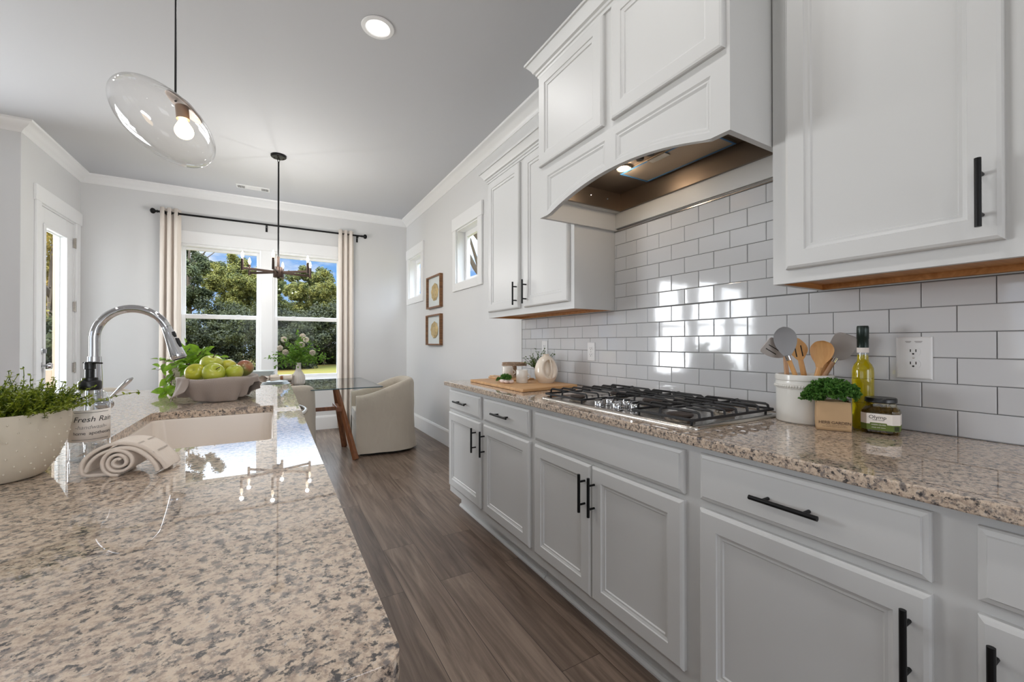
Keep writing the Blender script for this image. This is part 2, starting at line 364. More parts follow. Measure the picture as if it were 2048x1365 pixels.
    def build(s,name,m,parent=None,smooth=False,bevel=0,subsurf=0,ang=35,recalc=True,solid=0,bseg=2):
        me=bpy.data.meshes.new(name); me.from_pydata([tuple(p) for p in s.v],[],s.f); me.update()
        ms=m if isinstance(m,(list,tuple)) else [m]
        for q in ms: me.materials.append(q)
        if len(ms)>1: me.polygons.foreach_set('material_index',s.m)
        if recalc:
            bm=bmesh.new(); bm.from_mesh(me); bmesh.ops.recalc_face_normals(bm,faces=bm.faces); bm.to_mesh(me); bm.free()
        if smooth:
            me.polygons.foreach_set('use_smooth',[True]*len(me.polygons)); me.set_sharp_from_angle(angle=math.radians(ang))
        o=bpy.data.objects.new(name,me); COL.objects.link(o)
        if parent is not None: hang(o,parent)
        if solid: q=o.modifiers.new('solid','SOLIDIFY'); q.thickness=solid; q.offset=0
        if bevel:
            q=o.modifiers.new('bevel','BEVEL'); q.width=bevel; q.segments=bseg; q.limit_method='ANGLE'; q.angle_limit=.6
        if subsurf: q=o.modifiers.new('sub','SUBSURF'); q.levels=subsurf; q.render_levels=subsurf
        return o
def wmat(o):
    m=Matrix.LocRotScale(o.location,o.rotation_euler,o.scale)
    return wmat(o.parent)@o.matrix_parent_inverse@m if o.parent else m
def hang(o,parent):
    o.parent=parent; o.matrix_parent_inverse=wmat(parent).inverted()
def tag(o,label,cat,group=None,kind=None):
    if label: o['label']=label
    if cat: o['category']=cat
    if group: o['group']=group
    if kind: o['kind']=kind
    return o
def thing(name,label,cat,loc=(0,0,0),group=None,rz=0):
    o=bpy.data.objects.new(name,None); COL.objects.link(o); o.location=loc; o.rotation_euler=(0,0,rz); o.empty_display_size=.05
    return tag(o,label,cat,group)
def struct(name,mb,m,parent=None,**k):
    o=mb.build(name,m,parent,**k)
    if parent is None: o['kind']='structure'
    return o
def sempty(name,loc=(0,0,0)):
    o=bpy.data.objects.new(name,None); COL.objects.link(o); o.location=loc; o['kind']='structure'; o.empty_display_size=.05; return o
def dup(o,parent=None):
    c=o.copy(); COL.objects.link(c)
    if parent is not None: c.parent=parent
    for ch in list(o.children): dup(ch,c)
    return c
def place(src,loc,label,rz=None,scale=None):
    c=dup(src); c.location=loc; c['label']=label
    if rz is not None: c.rotation_euler=(0,0,rz)
    if scale is not None: c.scale=scale if hasattr(scale,'__len__') else (scale,)*3
    return c
def text(body,size,m,parent,name,M_,align='CENTER',ext=.0004,warp=None,shear=0,spacing=1):
    c=bpy.data.curves.new('t','FONT'); c.body=body; c.size=size; c.align_x=align; c.align_y='CENTER'; c.extrude=0; c.shear=shear; c.space_character=spacing; c.resolution_u=3
    o=bpy.data.objects.new('t',c); COL.objects.link(o)
    dg=bpy.context.evaluated_depsgraph_get(); me=bpy.data.meshes.new_from_object(o.evaluated_get(dg))
    bpy.data.objects.remove(o); bpy.data.curves.remove(c)
    for v in me.vertices:
        p=Vector(v.co); v.co=warp(p) if warp else M_@p
    me.materials.clear(); me.materials.append(m)
    q=bpy.data.objects.new(name,me); COL.objects.link(q); hang(q,parent); return q
def holewall(mb,axis,a0,a1,u0,u1,z0,z1,holes):
    us=sorted({u0,u1,*[h[0] for h in holes],*[h[1] for h in holes]}); zs=sorted({z0,z1,*[h[2] for h in holes],*[h[3] for h in holes]})
    for i in range(len(us)-1):
        for j in range(len(zs)-1):
            cu,cz=(us[i]+us[i+1])/2,(zs[j]+zs[j+1])/2
            if any(h[0]<cu<h[1] and h[2]<cz<h[3] for h in holes): continue
            if axis=='x': mb.box(a0,a1,us[i],us[i+1],zs[j],zs[j+1])
            else: mb.box(us[i],us[i+1],a0,a1,zs[j],zs[j+1])
def sweep(mb,path,prof,closed=False):
    # path: list of (x,y,nx,ny): prof (out,z) is carried along it, out along (nx,ny)
    n=len(prof); v=[]; f=[]
    for (x,y,nx,ny) in path: v+=[(x+nx*o,y+ny*o,z) for o,z in prof]
    for i in range(len(path)-1):
        for k in range(n): f.append((i*n+k,i*n+(k+1)%n,(i+1)*n+(k+1)%n,(i+1)*n+k))
    f+=[tuple(range(n)),tuple((len(path)-1)*n+k for k in range(n))]
    return mb.add(v,f)
# ---------------------------------------------------------------- room shell
XR,YB,XL,YJ,CZ=1.76,6.30,-1.84,5.06,3.05
Y0,XF=-4.2,-7.0
b=MB().box(XF,XR+.15,Y0,YB+.15,-.12,0); struct('floor',b,M['floor'])
b=MB().box(XF-.15,XR+.15,Y0-.15,YB+.15,CZ,CZ+.2); struct('ceiling',b,M['ceil'])
WR=[(3.72,4.285,1.85,2.44),(5.54,6.135,1.85,2.44)]
b=MB(); holewall(b,'x',XR,XR+.15,Y0,YB,0,CZ,WR); struct('wall_right',b,M['wall'])
WB=[(-.985,-.14,.70,2.40),(-.01,.835,.70,2.40)]
b=MB(); holewall(b,'y',YB,YB+.15,XL-.15,XR+.15,0,CZ,WB); struct('wall_back',b,M['wall'])
DO=(5.375,6.155,0,2.47)
b=MB(); holewall(b,'x',XL-.14,XL,YJ,YB,0,CZ,[DO]); struct('wall_left',b,M['wall'])
WJ=[(-2.75-.4,-2.75+.4,.65,2.35),(-3.75-.4,-3.75+.4,.65,2.35),(-4.75-.4,-4.75+.4,.65,2.35)]
b=MB(); holewall(b,'y',YJ,YJ+.14,XF,XL-.14,0,CZ,WJ); struct('wall_living_back',b,M['wall'])
SW=[(yy-.65,yy+.65,.70,2.40) for yy in (-2.4,-.6,1.2)]
b=MB(); holewall(b,'x',XF-.14,XF,Y0,YJ+.14,0,CZ,SW); struct('wall_living_left',b,M['wall'])
b=MB(); holewall(b,'y',Y0-.14,Y0,XF-.14,XR+.15,0,CZ,[(-.9,1.3,.70,2.40)]); struct('wall_front',b,M['wall'])  # opening cut only for the added rear fill light
# mullion frames of the living-room windows
k=0
for (a0,a1,z0,z1) in WJ:
    b=MB()
    for q in ((a0,a0+.045),(a1-.045,a1),): b.box(q[0],q[1],YJ+.02,YJ+.07,z0,z1)
    for q in (z0,(z0+z1)/2-.02,z1-.045): b.box(a0,a1,YJ+.02,YJ+.07,q,q+.045)
    b.box(a0-.09,a0,YJ-.02,YJ,z0-.09,z1+.12).box(a1,a1+.09,YJ-.02,YJ,z0-.09,z1+.12).box(a0,a1,YJ-.02,YJ,z1,z1+.12).box(a0,a1,YJ-.02,YJ,z0-.09,z0)
    struct('trim_%d'%(20+k),b,M['trim']); k+=1
for (a0,a1,z0,z1) in SW:
    b=MB()
    for q in ((a0,a0+.05),(a1-.05,a1)): b.box(XF-.08,XF-.02,q[0],q[1],z0,z1)
    for q in (z0,(z0+z1)/2-.02,z1-.05): b.box(XF-.08,XF-.02,a0,a1,q,q+.05)
    struct('trim_%d'%(20+k),b,M['trim']); k+=1
# crown moulding (cove) and baseboards
CP=[(0,2.962),(.006,2.962),(.012,2.975),(.03,2.992),(.058,3.008),(.08,3.03),(.094,3.036),(.10,3.05),(0,3.05)]
b=MB()
sweep(b,[(XR,Y0,-1,0),(XR,YB,-1,-1),(XL,YB,1,-1),(XL,YJ,1,-1),(XF,YJ,1,-1)],CP); struct('trim_1',b,M['trim'],smooth=True,ang=40)
BP=[(0,0),(.016,0),(.016,.165),(.010,.185),(0,.19)]
b=MB(); sweep(b,[(XR,2.895,-1,0),(XR,YB,-1,-1),(XL,YB,1,-1),(XL,6.30,1,0)],BP); struct('baseboard_right',b,M['trim'])
b=MB(); sweep(b,[(XL,5.27,1,0),(XL,YJ,1,-1),(XF,YJ,0,-1)],BP); struct('baseboard_left',b,M['trim'])
# ---- back double window
b=MB()
b.box(-1.085,.935,YB-.022,YB,2.40,2.55)                        # head casing
b.box(-1.075,-.985,YB-.02,YB,.70,2.40).box(.835,.925,YB-.02,YB,.70,2.40).box(-.14,-.01,YB-.02,YB,.70,2.40)
b.box(-1.085,.935,YB-.05,YB,.665,.70).box(-1.065,.915,YB-.02,YB,.575,.665)
struct('trim_2',b,M['trim'],bevel=.003)
def frame(mb,lo,hi,a0,a1,z0,z1,wl,wr,wb,wt,axis='y'):
    # four non-overlapping members
    for p in ((a0,a0+wl,z0,z1),(a1-wr,a1,z0,z1),(a0+wl,a1-wr,z0,z0+wb),(a0+wl,a1-wr,z1-wt,z1)):
        if axis=='y': mb.box(p[0],p[1],lo,hi,p[2],p[3])
        else: mb.box(lo,hi,p[0],p[1],p[2],p[3])
def dhung(name,x0,x1):
    w=sempty(name,((x0+x1)/2,YB,.70))
    f=MB(); y0,y1=YB+.03,YB+.11; z0,z1=.70,2.40
    frame(f,YB-.001,y1,x0,x1,z0,z1,.022,.022,.025,.03)
    f.build('window_frame',M['trim'],w,bevel=.002)
    zr=1.525
    u=MB(); ya,yb=y0+.045,y0+.075; a,c=x0+.022,x1-.022
    frame(u,ya,yb,a,c,zr-.02,z1-.03,.032,.032,.045,.032)
    us=u.build('upper_sash',M['trim'],w,bevel=.003)
    MB().box(a+.03,c-.03,ya+.012,ya+.016,zr+.02,z1-.06).build('glass_pane',M['glass'],us)
    l=MB(); ya,yb=y0,y0+.035
    frame(l,ya,yb,a,c,z0+.025,zr+.02,.036,.036,.045,.05)
    ls=l.build('lower_sash',M['trim'],w,bevel=.003)
    MB().box(a+.034,c-.034,ya+.014,ya+.018,z0+.066,zr-.028).build('glass_pane',M['glass'],ls)
    g=MB()
    for q in (.28,.72): xx=a+(c-a)*q; g.box(xx-.025,xx+.025,ya-.012,ya+.004,zr+.015,zr+.028)
    g.build('sash_lock',M['trim'],ls,bevel=.003)
    return w
dhung('window_1',-.985,-.14); dhung('window_2',-.01,.835)
# ---- small right-wall windows
def awning(name,tn,y0,y1,cy0,cy1):
    z0,z1=1.85,2.44
    b=MB(); t=XR-.02
    b.box(t-.004,XR,cy0-.012,cy1+.012,z1,2.58).box(t,XR,cy0,y0,z0-.085,z1).box(t,XR,y1,cy1,z0-.085,z1).box(t,XR,y0,y1,z0-.085,z0)
    struct(tn,b,M['trim'],bevel=.003)
    w=sempty(name,(XR,(y0+y1)/2,z0))
    f=MB(); frame(f,XR,XR+.15,y0,y1,z0,z1,.012,.012,.012,.012,'x')
    f.build('window_frame',M['trim'],w)
    g=MB(); a,c=XR+.09,XR+.13; i=.012; s_=.055
    frame(g,a,c,y0+i,y1-i,z0+i,z1-i,s_,s_,s_,s_,'x')
    sh=g.build('sash',M['trim'],w,bevel=.004)
    MB().box(a+.015,a+.02,y0+i+s_-.005,y1-i-s_+.005,z0+i+s_-.005,z1-i-s_+.005).build('glass_pane',M['glass'],sh)
awning('window_3','trim_3',3.72,4.285,3.625,4.375); awning('window_4','trim_4',5.54,6.135,5.445,6.235)
# ---- glazed door
b=MB(); t=XL
b.box(t,t+.022,5.27,6.29,2.47,2.61).box(t,t+.02,5.285,5.375,0,2.47).box(t,t+.02,6.155,6.245,0,2.47)
struct('trim_5',b,M['trim'],bevel=.003)
d=sempty('door_1',(XL,5.76,0))
MB().box(XL-.14,XL+.001,5.375,5.388,0,2.47).box(XL-.14,XL+.001,6.142,6.155,0,2.47).box(XL-.14,XL+.001,5.388,6.142,2.457,2.47).build('jamb',M['trim'],d)
s_=MB(); xa,xb=XL-.052,XL-.008
holewall(s_,'x',xa,xb,5.39,6.14,.008,2.455,[(5.50,5.97,.42,2.28)])
sl=s_.build('door_panel',M['trim'],d,bevel=.002)
l=MB()
for xq in (xb,xa-.012):
    l.box(xq,xq+.012,5.475,5.51,.395,2.305).box(xq,xq+.012,5.96,5.995,.395,2.305).box(xq,xq+.012,5.51,5.96,2.27,2.305).box(xq,xq+.012,5.51,5.96,.395,.43)
l.build('lite_frame',M['trim'],sl,bevel=.004)
MB().box(XL-.016,XL-.011,5.49,5.98,.41,2.29).build('glass_pane',M['glass'],sl)
for z in (2.256,1.582,.936):
    h=MB().box(XL-.006,XL+.006,6.132,6.166,z-.05,z+.05); h.cyl((XL+.008,6.149,z-.055),(XL+.008,6.149,z+.055),.007,10); h.build('hinge',M['steel'],d)
h=MB(); h.lathe([(.0,-.012),(.03,-.012),(.03,0),(.012,.004),(.012,.03),(.02,.036),(.028,.05),(.024,.066),(0,.072)],(XL+.004,5.43,.985),20,Matrix.Rotation(PI/2,4,'Y')); h.build('door_knob',M['chrome'],d,smooth=True)
h=MB(); h.lathe([(0,-.012),(.03,-.012),(.03,.006),(.02,.012),(0,.014)],(XL+.004,5.43,1.12),20,Matrix.Rotation(PI/2,4,'Y')); h.box(XL+.016,XL+.034,5.424,5.436,1.10,1.14); h.build('deadbolt',M['chrome'],d,smooth=True)

# ---------------------------------------------------------------- outside
def gz(x,y):
    h=-1.05-.9*min(max((y-8)/40,0),1)+.010*x*min(max((y-8)/40,0),1)*1.6
    return h+.35*mnoise.noise(Vector((x*.05,y*.05,0)))*min(max((y-8)/25,0),1)
b=MB().grid(lambda u,v:((u-.5)*240+2,6.6+v*v*130 if v>0 else 6.6,gz((u-.5)*240+2,6.6+v*v*130)),61,41); b.build('lawn',M['grass'],smooth=True)['kind']='structure'
bpy.data.objects['lawn']['kind']='structure'
b=MB().grid(lambda u,v:(2.2+u*40,-30+v*36.6,-1.05),3,3).grid(lambda u,v:(-42+u*39.8,-30+v*36.6,-1.05),3,3); o=b.build('side_lawn',M['grass']); o['kind']='structure'
rnd=random.Random(7)
def crown(mb,c,rx,rz,n,size,rr,lobes=9):
    cs=[]
    for i in range(lobes):
        a=rr.uniform(0,2*PI); h=rr.uniform(-.8,.8); q=rr.uniform(.2,.70)*math.sqrt(max(.05,1-h*h*.9))
        L=(Vector((c[0]+rx*q*math.cos(a),c[1]+rx*q*math.sin(a),c[2]+rz*h)),rr.uniform(.22,.38)*rx)
        for k in range(7):
            d=Vector((rr.gauss(0,1),rr.gauss(0,1),rr.gauss(.2,.9))).normalized(); cs.append((L[0]+d*L[1]*rr.uniform(.5,1.15),L[1]*rr.uniform(.28,.5)))
    for i in range(n):
        p0,r=cs[i%len(cs)]
        d=Vector((rr.gauss(0,1),rr.gauss(0,1),rr.gauss(0,1))).normalized(); p=p0+d*r*rr.uniform(.25,1.2)
        n_=(d+Vector((rr.uniform(-.9,.9),rr.uniform(-.9,.9),rr.uniform(-.3,.9)))).normalized()
        t=n_.orthogonal().normalized(); t.rotate(Matrix.Rotation(rr.uniform(0,6.3),3,n_))
        mb.chip(p,t,n_,size*rr.uniform(.6,1.4),size*rr.uniform(.4,.9))
def treeproto(lab,rx,rz,zc,n,size,m,seed,tr=.22,lobes=11,group=None):
    rr=random.Random(seed); t=thing('tree',lab,'tree',(0,0,0),group)
    mb=MB(); crown(mb,(0,0,zc),rx,rz,n,size,rr,lobes); mb.build('foliage',m,t,recalc=False)
    k=MB(); k.tube([(0,0,-.3),(.1,0,zc*.4),(0,.1,zc*.8),(.1,0,zc+rz*.5)],[tr,tr*.8,tr*.5,.04],8)
    for i in range(7):
        a=rr.uniform(0,6.3); z=zc*rr.uniform(.45,.95); k.tube([(0,0,z),(rx*.35*math.cos(a),rx*.35*math.sin(a),z+1.0),(rx*.62*math.cos(a),rx*.62*math.sin(a),z+2.1)],[tr*.4,tr*.25,.03],6)
    k.build('trunk',M['bark'],t,smooth=True); return t
TG='trees along the far edge of the lawn'
pa=treeproto('broad olive-green tree at the middle of the left window pane',4.4,4.6,6.0,56000,.20,M['tree_a'],1)
pb=treeproto('grey-green rounded tree behind the chandelier in the right pane',4.0,4.8,6.2,56000,.20,M['tree_b'],2)
pc=treeproto('tall airy dark tree reaching past the top of the left window',3.9,7.2,11.0,46000,.21,M['tree_c'],3,.3,12)
pu=treeproto('dark low thicket filling the bottom of the left pane',4.6,3.0,2.3,52000,.19,M['tree_shade'],4,.15,22)
py=treeproto('yellowing autumn tree seen through the door glass',3.4,4.4,5.4,52000,.085,M['tree_y'],5)
pn=treeproto('leafy tree outside the small window beside the wall cabinet',2.6,3.2,4.4,46000,.075,M['tree_a'],8)
def pt(px,Y):  # a place on the ground straight below an image column, at distance Y
    r=(px-1024)/FPX; dx=math.cos(YAW)*r+math.sin(YAW); dy=-math.sin(YAW)*r+math.cos(YAW); return (dx/dy*Y,Y,gz(dx/dy*Y,Y))
def put(o,px,Y,s=1,rz=0): o.location=pt(px,Y); o.scale=(s,s,s); o.rotation_euler=(0,0,rz); return o
def at(o,x,y,s=1,rz=0):
    x*=1.3; y*=1.3; s*=1.3
    o.location=(x,y,gz(x,y)); o.scale=(s,s,s); o.rotation_euler=(0,0,rz); return o
def more(src,px,Y,s,rz,lab): c=dup(src); put(c,px,Y,s,rz); c['label']=lab; return c
def mora(src,x,y,s,rz,lab): c=dup(src); at(c,x,y,s,rz); c['label']=lab; return c
at(pu,-8.6,44,1.0); mora(pu,.2,44,1.0,2,'dark low thicket behind the post between the two windows'); mora(pu,9.2,44,1.0,4,'dark low thicket behind the right curtain'); mora(pu,-17.6,44,1,3,'dark low thicket behind the left curtain'); mora(pu,-4.2,49.5,1.1,1,'dark thicket in the second row, behind the green apples'); mora(pu,4.8,49.5,1.1,5,'dark thicket in the second row, behind the flowers'); mora(pu,-13.4,49.5,1.1,3.4,'dark thicket in the second row, behind the left curtain')
at(pa,-3.6,56.5,1.0); mora(pa,4.4,56.5,.98,2.0,'sunlit olive-green tree at the middle of the right pane'); mora(pc,-13.0,56,.82,1.0,'second dark airy tree, behind the left curtain')
at(pc,-8.8,62,1.15); at(pb,.4,66,1.02,.5); mora(pb,10.4,66,1.0,1.9,'grey-green tree half hidden by the right curtain')
mora(pa,-4.6,77,1.42,1.2,'olive-green tree against the right edge of the left pane'); mora(pb,5.2,77,1.38,4.1,'tallest grey-green tree, rising behind the chandelier bulbs in the right pane'); mora(pb,-14,77,1.1,.9,'grey-green tree far behind the left curtain'); mora(pa,15,77,1.1,3.1,'olive-green tree far behind the right curtain')
put(py,104,15,.85,.3); 
c=more(py,60,20,1.15,2.5,'orange-brown tree farther off through the door glass'); 
c=more(py,140,27,1.25,4.0,'tall yellowing tree seen beside the beige porch post')
c=more(pu,112,13,.5,1.0,'dark shrub low behind the door glass')
pn.location=(4.9,8.8,-1.05)
# porch post and rail outside the door
t=thing('porch_post','square beige porch post outside the glazed door','post',(-2.34,7.5,-1.05))
MB().box(-2.42,-2.26,7.42,7.58,-1.05,3.2).build('shaft',M['porch'],t,bevel=.01)
MB().box(-2.45,-2.23,7.39,7.61,-1.05,-.75).build('base',M['porch'],t,bevel=.01)
t=thing('porch_railing','beige porch railing low behind the door glass','railing',(-3.4,7.5,-1.05))
MB().box(-4.4,-2.42,7.44,7.56,.62,.86).build('top_rail',M['porch'],t,bevel=.01)
for x in [-4.3+.32*i for i in range(6)]: MB().box(x-.03,x+.03,7.47,7.53,-1.05,.62).build('baluster',M['porch'],t)
# ---------------------------------------------------------------- right-hand kitchen run
CT=.915; XFACE=1.125; XD=1.105
DOORR=[(0,0),(0,.012),(.003,.017),(.010,.0205),(.056,.0205),(.058,.0165),(.066,.0135),(.072,.0135),(.075,.009)]
DRAWR=[(0,0),(0,.010),(.003,.014),(.012,.017),(.014,.0205)]
def fX(xb): return lambda u,v,d:(xb-d,u,v)       # faces -X: u along y
def bar_v(mb,x,y,z0,z1,r=.006,out=.032):
    mb.cyl((x-out,y,z0),(x-out,y,z1),r,12)
    L=z1-z0
    for z in (z0+L*.2,z1-L*.2): mb.cyl((x,y,z),(x-out,y,z),r*.75,8)
def bar_h(mb,x,z,y0,y1,r=.006,out=.032):
    mb.cyl((x-out,y0,z),(x-out,y1,z),r,12); L=y1-y0
    for y in (y0+L*.2,y1-L*.2): mb.cyl((x,y,z),(x-out,y,z),r*.75,8)
def pdoor(par,y0,y1,z0,z1,xb,handle=None,name='door',rg=DOORR):
    o=MB().rings((y0,y1,z0,z1),rg,fX(xb)).build(name,M['cab'],par)
    if handle:
        h=MB()
        if handle[0]=='v': bar_v(h,xb-.02,*handle[1:])
        else: bar_h(h,xb-.02,*handle[1:])
        h.build('bar_handle',M['black'],o,smooth=True)
    return o
def basecab(y0,y1,lab,doors,drawers,end=False):
    t=thing('base_cabinet',lab,'cabinet',(XFACE,(y0+y1)/2,0),'base cabinets under the cooktop counter')
    b=MB(); b.box(XFACE,XFACE+.02,y0,y1,.115,.884); b.box(XFACE+.02,XR-.002,y0,y1,.115,.884); b.build('carcass',M['cab'],t)
    k=MB(); k.box(XFACE+.075,XFACE+.09,y0,y1-(.004 if not end else .03),.0,.115); k.build('toe_kick',M['cab'],t)
    q=MB(); q.prism([(0,.0),(.016,0),(.016,.008),(.008,.018),(0,.02)],'y',y0,y1-(.004 if not end else .03)); q.v=[(XFACE+.075-x,y,z) for x,y,z in q.v]; q.build('shoe_moulding',M['cab'],t)
    for d in doors: pdoor(t,*d[:4],XFACE,d[4] if len(d)>4 else None)
    for d in drawers: pdoor(t,*d[:4],XFACE,d[4] if len(d)>4 else None,'drawer_front',DRAWR)
    return t
zd0,zd1,zw0,zw1=.168,.700,.720,.858
basecab(1.735,2.865,'white base cabinet with two drawers at the far end, nearest the dining area',
  [(2.322,2.845,zd0,zd1,('v',2.38,.507,.661)),(1.757,2.276,zd0,zd1,('v',2.256,.507,.661))],
  [(2.322,2.845,zw0,zw1,('h',.789,2.493,2.69)),(1.757,2.276,zw0,zw1,('h',.789,1.934,2.117))],True)
basecab(.83,1.735,'white base cabinet with a plain false drawer, right below the cooktop',
  [(1.293,1.709,zd0,zd1,('v',1.325,.507,.661)),(.858,1.287,zd0,zd1,('v',1.267,.507,.661))],
  [(.858,1.709,zw0,zw1)])
basecab(.262,.83,'white base cabinet with one wide drawer over a single tall door',
  [(.296,.802,zd0,zd1,('v',.327,.507,.668))],[(.296,.802,zw0+.004,zw1+.004,('h',.792,.474,.631))])
basecab(-.40,.262,'white base cabinet cut off by the lower right corner of the photo',
  [(-.08,.235,zd0,zd1,('v',.211,.507,.668))],[(-.36,.235,zw0+.004,zw1+.002)])
# ---- worktop
b=MB(); b.box(1.083,XR-.002,-.60,2.885,CT-.030,CT)
o=b.build('granite_worktop',M['granite'],bevel=.004); tag(o,'long speckled granite worktop along the tiled wall, under the cooktop','worktop')
# ---- tiles: every tile is a bevelled slab standing in one grout bed
TW,TH,XT=.1562,.0777,1.752
rr=random.Random(3)
tb=MB()
def tiles(y0,y1,z0,z1):
    r0=int((z0-CT)/TH+.001)
    for r in range(r0,14):
        za,zb=CT+r*TH,CT+(r+1)*TH
        a,c=max(za,z0),min(zb,z1)
        if c-a<.004: continue
        off=.955+(.5*TW if r%2==0 else 0)
        k0=int(math.floor((y0-off)/TW))-1
        for k in range(k0,k0+40):
            ya,yb=off+k*TW,off+(k+1)*TW
            p,q=max(ya,y0),min(yb,y1)
            if q-p<.006: continue
            g=.0011; p+=g;q-=g; aa=a+g; cc=c-g; e=.0022
            ty,tz=rr.gauss(0,.0045),rr.gauss(0,.0045); ym,zm=(p+q)/2,(aa+cc)/2
            X=lambda y,z:XT+(y-ym)*ty+(z-zm)*tz
            v=[(XT+.006,p,aa),(XT+.006,q,aa),(XT+.006,q,cc),(XT+.006,p,cc)]
            v+=[(X(y,z)+.0012,y,z) for y,z in ((p,aa),(q,aa),(q,cc),(p,cc))]
            v+=[(X(y,z),y,z) for y,z in ((p+e,aa+e),(q-e,aa+e),(q-e,cc-e),(p+e,cc-e))]
            f=[(i,(i+1)%4,4+(i+1)%4,4+i) for i in range(4)]+[(4+i,4+(i+1)%4,8+(i+1)%4,8+i) for i in range(4)]+[(8,9,10,11)]
            tb.add(v,f)
ZU=1.384
tiles(-.60,2.885,CT+.0005,ZU)
tiles(.772,1.828,ZU,1.8475)
t=thing('tile_backsplash','white glazed subway tile backsplash with grey grout between worktop and cabinets','backsplash',(XR,1.1,CT))
g=MB(); g.box(XT+.0035,XR-.0005,-.60,2.885,CT+.001,ZU).box(XT+.0035,XR-.0005,.772,1.828,ZU,1.853); g.build('grout_bed',M['grout'],t)
tb.build('tile_field',M['tile'],t)
e=MB().box(XT-.001,XR,2.885,2.888,CT,ZU); e.build('edge_trim',M['steel'],t)
e=MB().box(XT-.004,XR-.001,.772,1.828,1.8475,1.853).box(XT-.004,XR-.001,.772,1.828,1.8585,1.862); e.build('pencil_trim',M['steel'],t)
# ---- wall cabinets
XU=1.45
def crownp(path,z,parent):
    b=MB(); pr=[(0,z),(.008,z),(.010,z+.012),(.016,z+.016),(.018,z+.026),(.028,z+.032),(.034,z+.046),(.050,z+.066),(.054,z+.072),(.062,z+.074),(.062,z+.086),(0,z+.086)]
    sweep(b,path,pr); b.build('crown_moulding',M['cab'],parent,smooth=True,ang=25)
def uppercab(y0,y1,lab,doors,z0=1.387,z1=2.44):
    t=thing('wall_cabinet',lab,'cabinet',(XU,(y0+y1)/2,z0),'wall cabinets beside the range hood')
    b=MB(); b.box(XU,XU+.02,y0,y1,z0,z1)                       # face frame
    b.box(XU+.02,XR-.001,y0,y0+.016,z0,z1).box(XU+.02,XR-.001,y1-.016,y1,z0,z1).box(XU+.02,XR-.001,y0,y1,z1-.016,z1+.0)
    b.build('carcass',M['cab'],t)
    u=MB(); u.box(XU+.02,XR-.001,y0+.016,y1-.016,z0+.018,z0+.03); u.box(XU+.0205,XU+.024,y0+.016,y1-.016,z0+.001,z0+.018).box(XR-.022,XR-.002,y0+.016,y1-.016,z0+.001,z0+.018).box(XU+.02,XR-.01,y1-.020,y1-.0165,z0+.001,z0+.018)
    u.build('wood_underside',M['cabwood'],t)
    for d in doors: pdoor(t,d[0],d[1],z0+.042,z1-.02,XU,d[2])
    return t
t=uppercab(1.828,2.885,'white two-door wall cabinet between the small window and the range hood',
  [(2.400,2.862,('v',2.426,1.451,1.607)),(1.865,2.338,('v',2.302,1.451,1.607))])
crownp([(XR,2.885,0,1),(XU,2.885,-1,1),(XU,1.828,-1,0)],2.43,t)
t=uppercab(-.30,.768,'white wall cabinet at the upper right, nearest the camera, with one long black handle',
  [(.258,.722,('v',.291,1.459,1.617)),(-.265,.205,None)])
crownp([(XU,.768,-1,0),(XU,-.30,-1,0)],2.43,t)
# ---- range hood
HX,HB,HT,HY0,HY1=1.22,1.852,2.60,.772,1.826
t=thing('range_hood','white panelled range hood with an arched front above the cooktop','range hood',(HX,1.3,HB))
ym=1.297
def arch(y): 
    o=abs(y-ym); return HB+(max(0,.073-o*o/2.75) if o<.448 else 0)
ys=[HY0]+[ym-.448+.896*i/28 for i in range(29)]+[HY1]
f=MB()
lo=[(y,arch(y)) for y in ys]
f.prism(lo+[(HY1,2.10),(HY0,2.10)],'x',HX+.010,HX+.022)                      # backing board
f.prism([(HY0,2.10),(HY1,2.10),(HY1,HT),(HY0,HT)],'x',HX,HX+.022)
Z2=2.056
bot=lambda y:arch(y)+.022
f.box(HX,HX+.0101,HY0,HY1,Z2,2.10)
for a,c in ((HY0,.838),(1.268,1.330),(1.758,HY1)):
    yy=[a+(c-a)*i/6 for i in range(7)]
    f.prism([(y,arch(y)) for y in yy]+[(c,Z2),(a,Z2)],'x',HX,HX+.0101)
for a,c in ((.838,1.268),(1.330,1.758)):
    yy=[a+(c-a)*i/16 for i in range(17)]
    f.prism([(y,arch(y)) for y in yy]+[(y,bot(y)) for y in reversed(yy)],'x',HX,HX+.0101)
f.build('fascia',M['cab'],t)
def stripring(mb,poly,w,d0,d1):
    n=len(poly); c=Vector((sum(p[0] for p in poly)/n,sum(p[1] for p in poly)/n))
    inn=[]
    for i in range(n):
        p=Vector(poly[i]); a=Vector(poly[i-1]); b=Vector(poly[(i+1)%n])
        e1=(p-a).normalized(); e2=(b-p).normalized(); n1=Vector((-e1.y,e1.x)); n2=Vector((-e2.y,e2.x)); m=(n1+n2)
        m=m/max(.35,m.dot(n1)); inn.append(p+m*w)
    v=[(d0,p[0],p[1]) for p in poly]+[(d1,p.x,p.y) for p in inn]
    mb.add(v,[(i,(i+1)%n,n+(i+1)%n,n+i) for i in range(n)]); return inn
for a,c in ((.838,1.268),(1.330,1.758)):
    yy=[a+(c-a)*i/16 for i in range(17)]
    poly=[(y,bot(y)) for y in yy]+[(c,Z2),(a,Z2)]
    mb=MB(); inn=stripring(mb,poly,.007,HX+.0005,HX+.005); inn=stripring(mb,[tuple(p) for p in inn],.006,HX+.005,HX+.0045); stripring(mb,[tuple(p) for p in inn],.009,HX+.0045,HX+.0102)
    mb.build('panel_moulding',M['cab'],t,recalc=False)
sd=MB(); sd.box(HX+.022,XR-.003,HY1-.02,HY1,HB,HT).box(HX+.022,XR-.003,HY0,HY0+.02,HB,HT).box(HX+.022,XR-.003,HY0+.02,HY1-.02,HT-.02,HT); sd.build('side_panel',M['cab'],t)
